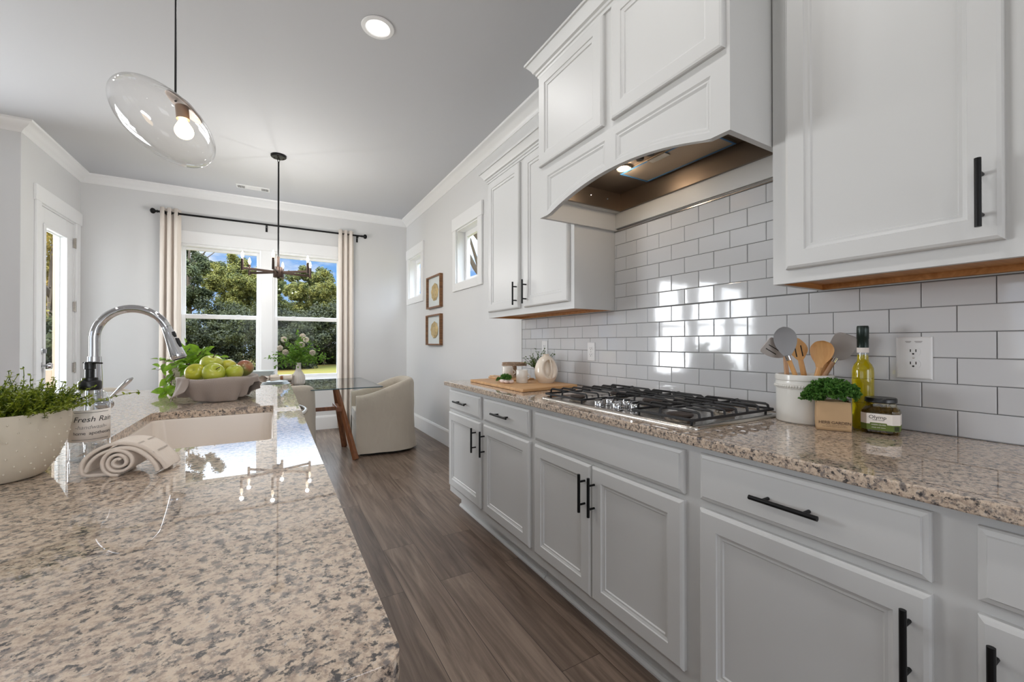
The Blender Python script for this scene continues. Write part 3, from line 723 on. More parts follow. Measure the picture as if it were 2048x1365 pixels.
for y0,y1 in ((1.327,1.815),(.785,1.276)): pdoor(t,y0,y1,2.113,2.586,HX)
crownp([(XU+.30,HY1,0,1),(HX,HY1,-1,1),(HX,HY0,-1,-1),(XU+.30,HY0,0,-1)],HT-.008,t)
# ledge, liner box, filter
LZ=1.952
lx0,lx1,ly0,ly1=HX+.05,XR-.035,HY0+.03,HY1-.075
l=MB()
for a in ((HX+.022,lx0,HY0+.02,HY1-.02),(lx1,XR-.003,HY0+.02,HY1-.02),(lx0,lx1,HY0+.02,ly0),(lx0,lx1,ly1,HY1-.02)): l.box(*a,LZ,LZ+.016)
l.box(XR-.022,XR-.004,HY0+.02,HY1-.02,1.863,LZ)
l.build('ledge_board',M['cab'],t)
n=MB(); zt=LZ+.095; th=.002
n.box(lx0,lx0+th,ly0,ly1,LZ-.001,zt).box(lx1-th,lx1,ly0,ly1,LZ-.001,zt).box(lx0,lx1,ly0,ly0+th,LZ-.001,zt).box(lx0,lx1,ly1-th,ly1,LZ-.001,zt).box(lx0,lx1,ly0,ly1,zt,zt+th)
n.box(lx0-.012,lx0,ly0-.012,ly1+.012,LZ-.002,LZ).box(lx1,lx1+.012,ly0-.012,ly1+.012,LZ-.002,LZ).box(lx0,lx1,ly0-.012,ly0,LZ-.002,LZ).box(lx0,lx1,ly1,ly1+.012,LZ-.002,LZ)
ln=n.build('liner',M['steelhood'],t)
MB().box(1.50,1.695,1.045,1.527,zt-.008,zt-.001).build('grease_filter',M['mesh'],ln)
q=MB(); a0,a1,c0,c1=1.50,1.695,1.045,1.527; z=zt-.0085
q.box(a0,a0+.008,c0,c1,z-.002,z).box(a1-.008,a1,c0,c1,z-.002,z).box(a0+.008,a1-.008,c0,c0+.008,z-.002,z).box(a0+.008,a1-.008,c1-.008,c1,z-.002,z); q.build('blue_film_edge',M['bluefilm'],ln)
q=MB().box(1.495,1.535,1.25,1.35,zt-.014,zt-.0085); q.build('filter_latch',M['steel'],ln,bevel=.003)
pz=zt-.004
MB().lathe([(0,0),(.030,0),(.034,.003)],(1.475,1.475,pz-.002),24).build('puck_lamp',M['puck'],ln)
MB().lathe([(.034,-.004),(.042,-.004),(.042,.004),(.034,.004)],(1.475,1.475,pz-.001),24,cap=False).build('puck_ring',M['steel'],ln)
for yy in (1.335,1.275): MB().lathe([(0,-.026),(.016,-.026),(.018,-.02),(.018,0)],(1.435,yy,zt),18).build('control_knob',M['black'],ln,smooth=True)
for x in (1.50,1.62): MB().ball((x,ly1-.004,LZ+.05),.006,n=8,k=6).build('screw',M['chrome'],ln)
lamp('hood_puck_lamp','POINT',(1.475,1.475,zt-.05),1.3,(1,.80,.6),shadow_soft_size=.03)
# ---- cooktop
t=thing('gas_cooktop','stainless gas cooktop with black grates set into the granite under the hood','cooktop',(1.42,1.29,CT))
cx0,cx1,cy0,cy1=1.155,1.672,.852,1.735
def rrect(x0,x1,y0,y1,r,n=6):
    p=[]
    for cx,cy,a in ((x1-r,y1-r,0),(x0+r,y1-r,PI/2),(x0+r,y0+r,PI),(x1-r,y0+r,1.5*PI)):
        for i in range(n+1): p.append((cx+r*math.cos(a+PI/2*i/n),cy+r*math.sin(a+PI/2*i/n)))
    return p
pan=MB(); lv=[(0,CT+.0005,.03),(0,CT+.004,.03),(.006,CT+.0105,.028),(.018,CT+.012,.02),(.026,CT+.006,.018),(.030,CT+.005,.016)]
L=[rrect(cx0+i,cx1-i,cy0+i,cy1-i,r) for i,z,r in lv]; n=len(L[0]); v=[]
for p,(i,z,r) in zip(L,lv): v+=[(x,y,z) for x,y in p]
f=[(k*n+j,k*n+(j+1)%n,(k+1)*n+(j+1)%n,(k+1)*n+j) for k in range(len(lv)-1) for j in range(n)]+[tuple((len(lv)-1)*n+j for j in range(n)),tuple(range(n-1,-1,-1))]
pan.add(v,f); pan.build('steel_pan',M['steel'],t,smooth=True,ang=50)
PZ=CT+.005
burn=[(1.255,1.555,.036),(1.515,1.555,.042),(1.475,1.285,.055),(1.255,.985,.046),(1.515,.985,.036)]
for bx,by,br in burn:
    q=MB().lathe([(0,0),(br*1.1,0),(br*1.15,.006),(br*.95,.012),(br*.9,.016)],(bx,by,PZ),24); bb=q.build('burner_base',M['steel'],t,smooth=True)
    MB().lathe([(br*.2,.016),(br,.016),(br,.021),(br*.9,.024),(0,.025)],(bx,by,PZ),24).build('burner_cap',M['burner'],bb,smooth=True)
def grate(x0,x1,y0,y1,nb,cross=True):
    g=MB(); z=PZ+.022; r=.0055; zt=PZ+.044
    g.tube([(x,y,z) for x,y in rrect(x0,x1,y0,y1,.012,3)],.0062,4,closed=True)
    for i in range(nb):
        x=x0+.035+(x1-x0-.07)*i/(nb-1); yc=(y0+y1)/2; gap=.030 if i in(1,nb-2) else .004
        for s,(ya,yb) in enumerate(((y0,yc-gap),(yc+gap,y1))):
            e,i_=(ya,yb) if s==0 else (yb,ya)
            d=.012 if s==0 else -.012
            g.tube([(x,e,z),(x,e+d*.3,zt-.004),(x,e+d,zt),(x,i_,zt)],r,4)
    for x_,d in ((x0,.012),(x1,-.012)):
        g.tube([(x_,(y0+y1)/2,z),(x_+d*.3,(y0+y1)/2,zt-.004),(x_+d,(y0+y1)/2,zt),(x_+d*5,(y0+y1)/2,zt-.001)],r,4)
    g.tube([(x0+.07,(y0+y1)/2,zt-.003),(x1-.07,(y0+y1)/2,zt-.003)],r,4)
    for x in (x0+.02,x1-.02):
        for y in (y0+.02,y1-.02): g.cyl((x,y,PZ),(x,y,z),.005,6)
    return g.build('cast_iron_grate',M['iron'],t,bevel=.0012)
grate(1.175,1.648,1.435,1.712,7); grate(1.345,1.648,1.145,1.428,5); grate(1.175,1.648,.872,1.138,7)
for kx,ky in ((1.197,1.345),(1.285,1.372),(1.212,1.252),(1.300,1.285),(1.262,1.205)):
    q=MB().lathe([(0,0),(.0225,0),(.0225,.005),(.019,.007),(.0185,.026),(.0165,.029),(0,.029)],(kx,ky,PZ),24); q.box(kx-.017,kx+.017,ky-.004,ky+.004,PZ+.028,PZ+.036)
    q.build('control_knob',M['chrome'],t,smooth=True)
    MB().lathe([(0,0),(.027,0),(.027,.0012),(0,.0012)],(kx,ky,PZ+.0003),20).build('knob_ring',M['blackplastic'],t)
# ---- outlets
def outlet(y,z,w,h,lab):
    t=thing('wall_outlet',lab,'outlet',(XT,y,z),'wall outlets on the tile backsplash')
    MB().rings((y-w/2,y+w/2,z-h/2,z+h/2),[(0,-.001),(0,.003),(.003,.006),(.006,.0068)],fX(XT)).build('cover_plate',M['plate'],t)
    for s in (-1,1):
        zz=z+s*.0195
        q=MB(); p=[]
        for i in range(24):
            a=2*PI*i/24; p.append((y+.0172*math.cos(a),zz+max(-.0118,min(.0118,.0172*math.sin(a)))))
        q.prism(p,'x',XT-.0082,XT-.006); rc=q.build('receptacle',M['plate'],t)
        k=MB()
        for dy in (-.0065,.0065): k.box(XT-.0086,XT-.0080,y+dy-.0012,y+dy+.0012,zz-.001,zz+.0075)
        k.prism([(y+.0028*math.cos(2*PI*i/12),zz-.0068+.0028*math.sin(2*PI*i/12)) for i in range(12)],'x',XT-.0086,XT-.0080)
        k.build('slots',M['slot'],rc)
    MB().lathe([(0,0),(.0032,0),(.0026,.0012),(0,.0014)],(XT-.0066,y,z),12,Matrix.Rotation(-PI/2,4,'Y')).build('screw',M['steel'],t)
    return t
o3=outlet(.503,1.146,.086,.133,'oversized white outlet cover at right, beside the olive oil bottle')
for i,(dy,w) in enumerate(((-.012,.014),(.012,.018))): 
    MB().box(XT-.0075,XT-.0066,.503-dy-w/2,.503-dy+w/2,1.146+.0505,1.146+.0525).box(XT-.0075,XT-.0066,.503-dy-w/2+.002,.503-dy+w/2-.002,1.146+.0475,1.146+.049).build('printed_mark',M['greyink'],o3)
outlet(2.033,1.138,.072,.118,'white outlet plate halfway along the tiles, left of the cooktop')
outlet(2.555,1.150,.072,.118,'white outlet plate at the far end, partly hidden by the egg-shaped pitcher')
# ---------------------------------------------------------------- island
IX0,IX1,IY0,IY1=-1.00,.101,.365,3.20
SX0,SX1,SY0,SY1=-.416,.0,1.385,2.145
def slab_with_hole(o,h,z0,z1,ro,rh):
    # outer and hole outlines are stitched through a bmesh triangle fill
    bm=bmesh.new()
    def loop(p): 
        vs=[bm.verts.new((x,y,z1)) for x,y in p]; return [bm.edges.new((vs[i],vs[(i+1)%len(vs)])) for i in range(len(vs))]
    es=loop(rrect(*o,ro))+loop(rrect(*h,rh))
    bmesh.ops.triangle_fill(bm,edges=es,use_beauty=True)
    r=bmesh.ops.extrude_face_region(bm,geom=bm.faces[:])
    for v in [g for g in r['geom'] if isinstance(g,bmesh.types.BMVert)]: v.co.z=z0
    bmesh.ops.recalc_face_normals(bm,faces=bm.faces)
    me=bpy.data.meshes.new('granite_island_top'); bm.to_mesh(me); bm.free(); return me
me=slab_with_hole((IX0,IX1,IY0,IY1),(SX0,SX1,SY0,SY1),CT-.03,CT,.02,.022)
me.materials.append(M['granite']); o=bpy.data.objects.new('granite_island_top',me); COL.objects.link(o)
q=o.modifiers.new('bevel','BEVEL'); q.width=.004; q.segments=2; q.limit_method='ANGLE'
tag(o,'speckled granite island top with a sink cutout, filling the lower left','worktop')
t=thing('island_cabinet','white island cabinet carrying the near granite top','cabinet',(-.4,1.78,0))
b=MB(); x0,x1=-.68,.062
b.box(x0,x1,IY0+.04,SY0-.03,.10,.884).box(x0,x1,SY1+.03,2.150+.03,.10,.884).box(x0,x1,2.80,IY1-.04,.10,.884).box(x0,x0+.02,IY0+.04,IY1-.04,.10,.884).box(x0+.02,SX0-.05,SY0-.03,SY1+.03,.10,.884).box(x0+.02,x1,SY0-.03,SY1+.03,.10,.60).box(x0+.02,-.55,2.18,2.80,.10,.884)
b.box(x0,x1-.07,IY0+.06,IY1-.06,0,.10); b.build('carcass',M['mdf'],t)
def fXp(xb): return lambda u,v,d:(xb+d,u,v)
for y0,y1 in ((.42,.86),(.87,1.34)): 
    MB().rings((y0,y1,.13,.865),DOORR,fXp(x1)).build('door',M['cab'],t)
for y0,y1 in ((1.37,1.76),(1.77,2.16)): MB().rings((y0,y1,.13,.59),DOORR,fXp(x1)).build('door',M['cab'],t)
MB().rings((2.82,3.15,.13,.865),DOORR,fXp(x1)).build('door',M['cab'],t)
t=thing('dishwasher','steel dishwasher in the island, only its bowed bar handle showing past the granite edge','dishwasher',(-.25,2.49,0))
MB().box(-.545,.06,2.19,2.79,.02,.88).build('tub',M['dark'],t)
dd=MB().box(.06,.075,2.195,2.785,.11,.878).build('door',M['steel'],t,bevel=.004)
h=MB(); h.tube([(.075,2.26,.835),(.098,2.265,.835)]+[(.098+.052*math.sin(PI*i/14),2.27+.44*i/14,.835) for i in range(15)]+[(.098,2.715,.835),(.075,2.72,.835)],.010,10); h.build('bowed_handle',M['steel'],dd,smooth=True)
# ---- sink
t=thing('kitchen_sink','off-white undermount sink in the island, below the faucet','sink',(-.2,1.76,CT-.03))
lv=[(-.012,.8845,.03),(.004,.8845,.03),(.006,.875,.035),(.010,.70,.05),(.022,.672,.06),(.05,.662,.06)]
L=[rrect(SX0+i,SX1-i,SY0+i,SY1-i,r) for i,z,r in lv]; n=len(L[0]); v=[]
for p,(i,z,r) in zip(L,lv): v+=[(x,y,z) for x,y in p]
f=[(k*n+j,k*n+(j+1)%n,(k+1)*n+(j+1)%n,(k+1)*n+j) for k in range(len(lv)-1) for j in range(n)]+[tuple((len(lv)-1)*n+j for j in range(n))]
MB().add(v,f).build('basin',M['sinkw'],t,smooth=True,ang=60,recalc=False)
MB().lathe([(0,.001),(.03,.001),(.045,.003),(.05,.0)],(-.2,1.76,.662),24).build('drain',M['chrome'],t,smooth=True)
# ---- faucet
FX,FY=-.478,1.75
t=thing('kitchen_faucet','chrome gooseneck pull-down faucet arching over the island sink','faucet',(FX,FY,CT))
MB().lathe([(0,0),(.030,0),(.030,.004),(.026,.010),(.0235,.03),(.0205,.085),(.0175,.19),(.0155,.232),(.0155,.236),(0,.236)],(FX,FY,CT),32).build('body',M['chrome'],t,smooth=True,ang=50)
zc=1.207; R_=.090
pts=[(FX,FY,CT+.236),(FX,FY,zc-.02),(FX,FY,zc)]
for i in range(1,25):
    a=PI-i*(PI*.865)/24; pts.append((FX+R_+R_*math.cos(a),FY,zc+R_*math.sin(a)*1.06))
MB().tube(pts,.0125,20).build('gooseneck',M['chrome'],t,smooth=True,ang=60)
p=Vector(pts[-1]); dv=(Vector(pts[-1])-Vector(pts[-2])).normalized(); 
dv=(dv+Vector((.05,0,-.6))).normalized()
sp=[p+dv*q for q in (0,.004,.02,.06,.095,.108,.110)]
hd=MB().tube(sp,[.0128,.0135,.0142,.0175,.0215,.0225,.0205],24).build('spray_head',M['chrome'],t,smooth=True,ang=50)
side=Vector((dv.z*-1,0,dv.x)); side=Vector((abs(side.x),0,abs(side.z))) if side.x<0 else side
bt=MB()
def pad(c,l,r):
    c=Vector(c); bt.tube([c-dv*l+side*-.006,c-dv*l*.8+side*.001,c,c+dv*l*.8+side*.001,c+dv*l+side*-.006],[r*.4,r*.85,r,r*.85,r*.4],10)
yv=Vector((0,-.008,0))
pad(p+dv*.030+side*.0125+yv,.0075,.0062); pad(p+dv*.060+side*.0155+yv,.016,.0062)
bt.build('control_button',M['blackplastic'],hd,smooth=True)
MB().cyl(p+dv*.1095,p+dv*.1135,.0185,20).build('nozzle',M['blackplastic'],hd)
hv=MB(); hb=Vector((FX+.012,FY-.004,CT+.088))
hv.tube([hb,hb+Vector((.026,-.012,0)),hb+Vector((.031,-.014,0))],[.0165,.0165,.012],20); hv.build('valve',M['chrome'],t,smooth=True,ang=50)
c0=hb+Vector((.022,-.010,.012)); ha=MB().tube([c0,c0+Vector((.012,-.002,.014)),c0+Vector((.032,-.004,.038)),c0+Vector((.052,-.006,.062)),c0+Vector((.060,-.006,.068))],[.006,.0065,.0095,.0105,.004],14,flat=.6); ha.build('lever',M['chrome'],t,smooth=True,ang=70)
# ---- soap dispenser
bx,by=-.383,1.373
t=thing('soap_dispenser','clear glass soap bottle with black pump and white label, behind the rolled towel','soap bottle',(bx,by,CT))
MB().lathe([(0,.0),(.034,.0),(.0365,.004),(.0365,.132),(.034,.146),(.029,.158),(.019,.164),(.017,.172),(0,.172)],(bx,by,CT+.0005),36).build('bottle',M['bottleglass'],t,smooth=True,ang=40)
MB().lathe([(0,.002),(.0335,.002),(.0335,.028),(0,.028)],(bx,by,CT+.001),32).build('liquid_soap',thinglass('soap_liquid',(.93,.94,.95,1),1.33,0,1),t,smooth=True,ang=40)
ca=math.atan2(-by,-bx)
la=MB(); r=.0369; la.grid(lambda u,v:(bx+r*math.cos(ca-1.35+2.7*u),by+r*math.sin(ca-1.35+2.7*u),CT+.046+.074*v),40,2); lb=la.build('label',M['label'],t,smooth=True,recalc=False,solid=.0002)
def wrapf(z0): return lambda p:(bx+(r+.0005)*math.cos(ca-.80+p.x/r),by+(r+.0005)*math.sin(ca-.80+p.x/r),z0+p.y)
text('Fresh Rain',.0175,M['ink'],lb,'lettering',None,align='LEFT',warp=wrapf(CT+.098),shear=.25)
text(' -handwash-',.0125,M['greyink'],lb,'lettering',None,align='LEFT',warp=wrapf(CT+.080),shear=.3)
text('home  apothecary',.0105,M['ink'],lb,'lettering',None,align='LEFT',warp=wrapf(CT+.066),spacing=.95)
for z in (.114,.051): 
    MB().grid(lambda u,v:(bx+(r+.0005)*math.cos(ca-.9+1.9*u),by+(r+.0005)*math.sin(ca-.9+1.9*u),CT+z+.0008*v),24,2).build('label_rule',M['ink'],lb,recalc=False)
pu=MB(); pu.lathe([(0,.165),(.020,.165),(.021,.168),(.021,.184),(.019,.187),(.0145,.188),(.0145,.194),(.0085,.195),(.0085,.214),(.0105,.215),(.0105,.229),(.009,.232),(0,.232)],(bx,by,CT),24)
pp=pu.build('pump',M['blackplastic'],t,smooth=True,ang=35)
cdir=Vector((math.cos(YAW),-math.sin(YAW),0))
pc=Vector((bx,by,CT+.230)); MB().tube([pc-cdir*.014,pc,pc+cdir*.018,pc+cdir*.028+Vector((0,0,-.001))],[.004,.006,.0045,.0035],10,flat=.55).build('spout',M['blackplastic'],pp,smooth=True)
MB().cyl((bx,by,CT+.01),(bx,by,CT+.165),.003,8).build('dip_tube',M['label'],t)
# ---- herb pot
px_,py_=-.494,1.259
t=thing('potted_herb','cream hobnail pot of bushy green thyme at the left edge of the island','potted plant',(px_,py_,CT))
prof=[(0,.0),(.066,.0),(.073,.004),(.091,.033),(.104,.068),(.110,.104),(.112,.134),(.112,.136),(.107,.136),(.103,.11),(.083,.055),(0,.044)]
MB().lathe(prof,(px_,py_,CT+.0005),56).build('pot',M['potw'],t,smooth=True,ang=60)
nb=MB()
for j,(rr_,z) in enumerate(((.0845,.022),(.0925,.036),(.0985,.053),(.1035,.068),(.107,.086),(.1093,.103),(.111,.120))):
    for i in range(24):
        a=2*PI*(i+.5*(j%2))/24; nb.ball((px_+rr_*math.cos(a),py_+rr_*math.sin(a),CT+z),.0019,n=8,k=5)
nb.build('hobnails',M['potw'],t,smooth=True)
MB().lathe([(0,.114),(.102,.114),(.102,.116),(0,.120)],(px_,py_,CT),28).build('soil',M['soil'],t)
rr=random.Random(11); st=MB(); lf=MB()
for i in range(800):
    a=rr.uniform(0,2*PI); q=math.sqrt(rr.random())*.100
    p=Vector((px_+q*math.cos(a),py_+q*math.sin(a),CT+.118)); out=Vector((math.cos(a),math.sin(a),0))*(q/.108)
    L=rr.uniform(.035,.078) if rr.random()<.95 else rr.uniform(.08,.105)
    d=(out*rr.uniform(.35,.95)+Vector((rr.gauss(0,.3),rr.gauss(0,.3),1.0))).normalized(); pts=[p]; dd=d.copy()
    for k in range(7):
        dd=(dd+Vector((rr.gauss(0,.12),rr.gauss(0,.12),-.03)) ).normalized(); pts.append(pts[-1]+dd*L/7)
    st.tube(pts,.0007,4,cap=False)
    for k in range(1,8):
        for s in (0,1,2):
            ld=Vector((rr.gauss(0,1),rr.gauss(0,1),rr.gauss(.25,.5))).normalized()
            lf.leaf(pts[k],ld,(0,0,1),rr.uniform(.0045,.0085),rr.uniform(.003,.0055),droop=.1) if i%3==0 else lf.chip(pts[k],ld,(rr.gauss(0,.4),rr.gauss(0,.4),1),rr.uniform(.005,.009),rr.uniform(.003,.006))
for a,L in ((-.75,.12),(-.55,.10),(-1.2,.05),(.2,.13),(-.35,.11)):   # long sprigs that reach out over the rim
    p=Vector((px_+.095*math.cos(a),py_+.095*math.sin(a),CT+.127)); dd=Vector((math.cos(a),math.sin(a),.45 if L>.06 else -.1)).normalized(); pts=[p]
    for k in range(10): dd=(dd+Vector((0,0,-.03 if L>.06 else -.16))).normalized(); pts.append(pts[-1]+dd*L/10)
    st.tube(pts,.0008,4,cap=False)
    for k in range(3,11):
        for s in range(3): lf.leaf(pts[k],Vector((rr.gauss(0,1),rr.gauss(0,1),rr.gauss(.3,.5))),(0,0,1),.008,.0055)
st.build('stems',M['herb'],t,recalc=False); lf.build('leaves',M['herb'],t,recalc=False)
# ---- rolled towel: a folded strip wound into a roll, axis running away from the camera
t=thing('rolled_towel','cream striped kitchen towel, rolled up beside the sink','towel',(-.275,1.215,CT))
ax=Vector((.20,.98,0)).normalized(); ac=Vector((ax.y,-ax.x,0))
def spiral(k,n=120,turns=2.6,r0=.005,r1=.0285,c=(-.270,1.235)):
    out=[]
    for i in range(n+1):
        q=i/n; a=-PI*.5-turns*2*PI*(1-q); r=r0+(r1-r0)*q; out.append((r*math.cos(a)*1.05,r*math.sin(a)+r1+.0015))
    return out
prof=spiral(0)
def stripmesh(mb,prof,org,l0,l1,th,wob=0,n=10,mi=None):
    P=[]; m=len(prof)
    for j in range(n+1):
        q=j/n
        for i,(u,z) in enumerate(prof):
            w=wob*math.sin(q*7+i*.25)
            P.append(Vector(org)+(ac*(u+w)+ax*(l0+(l1-l0)*q)+Vector((0,0,max(z+w,.003))))*TS)
    mb.add(P,[(j*m+i,j*m+i+1,(j+1)*m+i+1,(j+1)*m+i) for j in range(n) for i in range(m-1)])
org=(-.279,1.154,CT); TS=1.0
mb=MB(); stripmesh(mb,prof,org,0,.072,.004,.0006)
rl=mb.build('roll',M['towel'],t,smooth=True,ang=80,recalc=False,solid=.0052)
fl=[(-.060,.004),(-.066,.016),(-.064,.032),(-.054,.046),(-.036,.058),(-.014,.0655),(.010,.066),(.030,.060),(.046,.048),(.059,.033),(.071,.018),(.077,.006)]
def dense(p,k=5):
    out=[]
    for i in range(len(p)-1):
        a=Vector(p[max(i-1,0)]);b=Vector(p[i]);c=Vector(p[i+1]);d=Vector(p[min(i+2,len(p)-1)])
        for j in range(k):
            t_=j/k; out.append(tuple(.5*((2*b)+(c-a)*t_+(2*a-5*b+4*c-d)*t_*t_+(3*b-a-3*c+d)*t_**3)))
    out.append(tuple(p[-1])); return out
mb=MB(); stripmesh(mb,dense([(-.010,.002),(-.040,.0015)]+fl),org,.012,.080,.004,.0008)
wr=mb.build('outer_fold',M['towel'],t,smooth=True,ang=80,recalc=False,solid=.0065)
fl2=[(-.056,.012),(-.050,.030),(-.034,.047),(-.010,.0565),(.012,.0575),(.030,.050),(.048,.034),(.061,.016),(.065,.004)]
mb=MB(); stripmesh(mb,dense(fl2),org,.004,.074,.004,.0006)
mb.build('inner_fold',M['towel'],t,smooth=True,ang=80,recalc=False,solid=.0055)
sm=MB()
dd_=dense([(-.010,.002),(-.040,.0015)]+fl)
for i0 in (24,33,44,52):
    for q in (0,.28,.56,.84):
        A,B_=Vector(dd_[i0]),Vector(dd_[i0+1]); n2=(B_-A).normalized(); n2=Vector((-n2.y,n2.x)); n2=n2 if n2.y>0 or n2.x<0 else -n2
        p0=A.lerp(B_,q)+n2*.0040; p1=A.lerp(B_,q+.09)+n2*.0040; stripmesh(sm,[tuple(p0),tuple(p1)],org,.0118,.0802,.001)
sm.build('woven_stripe',M['stripe'],wr,recalc=False)
# ---- bowl with linen and apples
bx,by=-.235,2.50
t=thing('fruit_bowl','wide pale bowl wrapped in a taupe linen cloth, full of green apples','bowl',(bx,by,CT))
MB().lathe([(0,.0),(.07,.0),(.075,.004),(.11,.03),(.145,.075),(.155,.108),(.151,.110),(.14,.08),(.10,.03),(0,.018)],(bx,by,CT+.0005),40).build('bowl',M['bowlw'],t,smooth=True,ang=60)
lc=MB(); rr=random.Random(5)
vdir=math.atan2(-by,-bx)            # angle that faces the camera
def cloth(u,v):
    a=2*PI*u; rel=(a-vdir+PI)%(2*PI)-PI
    ext=.100+.020*math.cos(2*(rel+.25))+.014*math.sin(3*rel+.6)
    if abs(rel-1.25)<.35: ext-=.035
    zi=v*1.25-.25
    rs=.155+.006
    if zi<0: return (bx+(rs-.012+zi*.14)*math.cos(a),by+(rs-.012+zi*.14)*math.sin(a),CT+.112+zi*.12)
    w=min(1,zi/.12); z=.114-ext*max(0,zi-.06)*1.06
    fold=.007*math.sin(5*a+1)*zi+.006*math.sin(11*a)*zi*zi
    rb=rs+.004*w-(.050*max(0,zi-.2)**1.2)*(1 if abs(rel+.2)<.9 else .2)+fold*1.5
    return (bx+rb*math.cos(a),by+rb*math.sin(a),CT+max(.004,z+.004*math.sin(4*a)))
lc.grid(cloth,96,24,cu=True); lc.build('linen_cloth',M['linen'],t,smooth=True,ang=80,recalc=False,solid=.003)
cn=MB()   # the free corner of the cloth hanging at the left of the bowl
def corner(u,v):
    a=vdir-1.12+.42*u; r=.168+.012*math.sin(u*PI)+.03*v*v+.004*math.sin(9*u+3*v)
    return (bx+r*math.cos(a),by+r*math.sin(a),CT+.1165-.108*v*(.55+.45*(1-u)))
cn.grid(corner,14,14); cn.build('cloth_corner',M['linen'],t,smooth=True,ang=80,recalc=False,solid=.003)
def apple(c,r,m,lab,tilt=(0,0),name='green_apple',cat='apple',stem=True,sq=.9):
    t=thing(name,lab,cat,c,'fruit in the linen-wrapped bowl')
    R=Euler((tilt[0],tilt[1],0)).to_matrix().to_4x4()
    prof=[(0,-.80),(.12,-.84),(.34,-.92),(.62,-.82),(.86,-.48),(.99,-.02),(.97,.36),(.80,.70),(.52,.88),(.28,.87),(.12,.78),(0,.70)]
    prof=[(x*r,z*r*sq) for x,z in prof]
    MB().lathe(prof,c,28,R).build('skin',m,t,smooth=True,ang=80,subsurf=1)
    if stem:
        q=R@Vector((0,0,.70*r*sq)); d=R@Vector((.12*r,0,.42*r)); MB().tube([Vector(c)+q,Vector(c)+q+d*.6,Vector(c)+q+d+Vector((.05*r,0,0))],[.0022,.0018,.0026],6).build('stem',M['stem'],t)
    return t
za=CT
apple((-.262,2.49,1.088),.050,M['apple'],'green apple on top of the pile in the linen-wrapped bowl',(.25,.15))
apple((-.318,2.445,1.052),.044,M['apple2'],'yellow-green apple at the left of the bowl',(1.0,-.5),stem=False)
apple((-.246,2.405,1.050),.049,M['apple'],'green apple at the front of the bowl with its stalk hollow facing forward',(.75,.55))
apple((-.200,2.535,1.066),.045,M['apple2'],'yellow-green apple behind the front apple, right of the top one',(1.6,.2),stem=False)
apple((-.165,2.435,1.050),.040,M['apple'],'small green apple at the right of the bowl',(.3,-.3),stem=False)
apple((-.128,2.520,1.064),.041,M['mango'],'red-blushed fruit at the far right of the bowl',(.5,.6),'red_blush_fruit','fruit',False,1.0)
# ---- pothos in a woven pot behind the bowl
px_,py_=-.388,2.80
t=thing('potted_pothos','leafy bright-green trailing plant in a woven cream pot, behind the fruit bowl','potted plant',(px_,py_,CT))
pt_=MB(); pt_.lathe([(0,0),(.060,0),(.066,.004),(.074,.07),(.077,.140),(.077,.150),(.071,.150),(.068,.12),(0,.11)],(px_,py_,CT+.0005),40); pt_.build('pot',M['weave'],t,smooth=True,ang=60)
wv=MB()
for j in range(12):
    z=CT+.010+j*.0115; r=.0665+.011*(z-CT)/.15
    pts=[(px_+(r+.0022*math.sin(20*a+(j%2)*PI))*math.cos(a),py_+(r+.0022*math.sin(20*a+(j%2)*PI))*math.sin(a),z+.0025*math.sin(10*a)) for a in [2*PI*i/120 for i in range(120)]]
    wv.tube(pts,.0042,5,closed=True)
wv.build('woven_strands',M['weave'],t,smooth=True)
rr=random.Random(21); lf=MB(); st=MB()
top=Vector((px_,py_,CT+.15))
vines=[((-.9,-.35,.05),.17,7,-.32),((-.75,-.6,.3),.15,6,-.30),((-.85,.1,.6),.13,5,-.12),((-.5,-.7,.9),.12,5,-.10),((.35,-.5,1.2),.13,6,-.05),((.75,-.2,.8),.16,7,-.09),((.6,.4,1),.15,6,-.08),((0,0,1.3),.12,5,0),((-.2,-.5,1.3),.13,5,-.02),((.9,-.5,.6),.16,7,-.10),((-.3,.5,1.1),.13,5,-.05),((.2,-.8,.7),.11,5,-.1),((.5,-.6,.9),.12,6,-.05),((-.6,-.4,1.0),.13,6,-.10)]
for d,L,n,g in vines:
    dd=Vector(d).normalized(); p=top+Vector((dd.x*.035,dd.y*.035,-.01)); pts=[p]
    for k in range(n*2):
        dd=(dd+Vector((rr.gauss(0,.08),rr.gauss(0,.08),g))).normalized(); q_=pts[-1]+dd*L/(n*2); q_.z=max(q_.z,CT+.03); pts.append(q_)
    st.tube(pts,.0014,5,cap=False)
    for k in range(2,len(pts)):
        for rep in range(1):
            s_=1 if k%2 else -1
            ld=(dd*.4+Vector((rr.gauss(0,.45)+s_*dd.y*.7,rr.gauss(0,.45)-s_*dd.x*.7,rr.gauss(.1,.35)))).normalized()
            ss=rr.uniform(.045,.062) if k<len(pts)-3 else rr.uniform(.026,.042)
            q=pts[k]+ld*.018; st.tube([pts[k],q],.0008,4,cap=False)
            lf.leaf(q,ld,(rr.gauss(0,.35),-.75+rr.gauss(0,.3),.8),ss,ss*.72,droop=.3,fold=.10)
st.build('stems',M['stem'],t,recalc=False); lf.build('leaves',M['leaf'],t,smooth=True,recalc=False,ang=80)
# ---------------------------------------------------------------- things on the right-hand worktop
rr=random.Random(31)
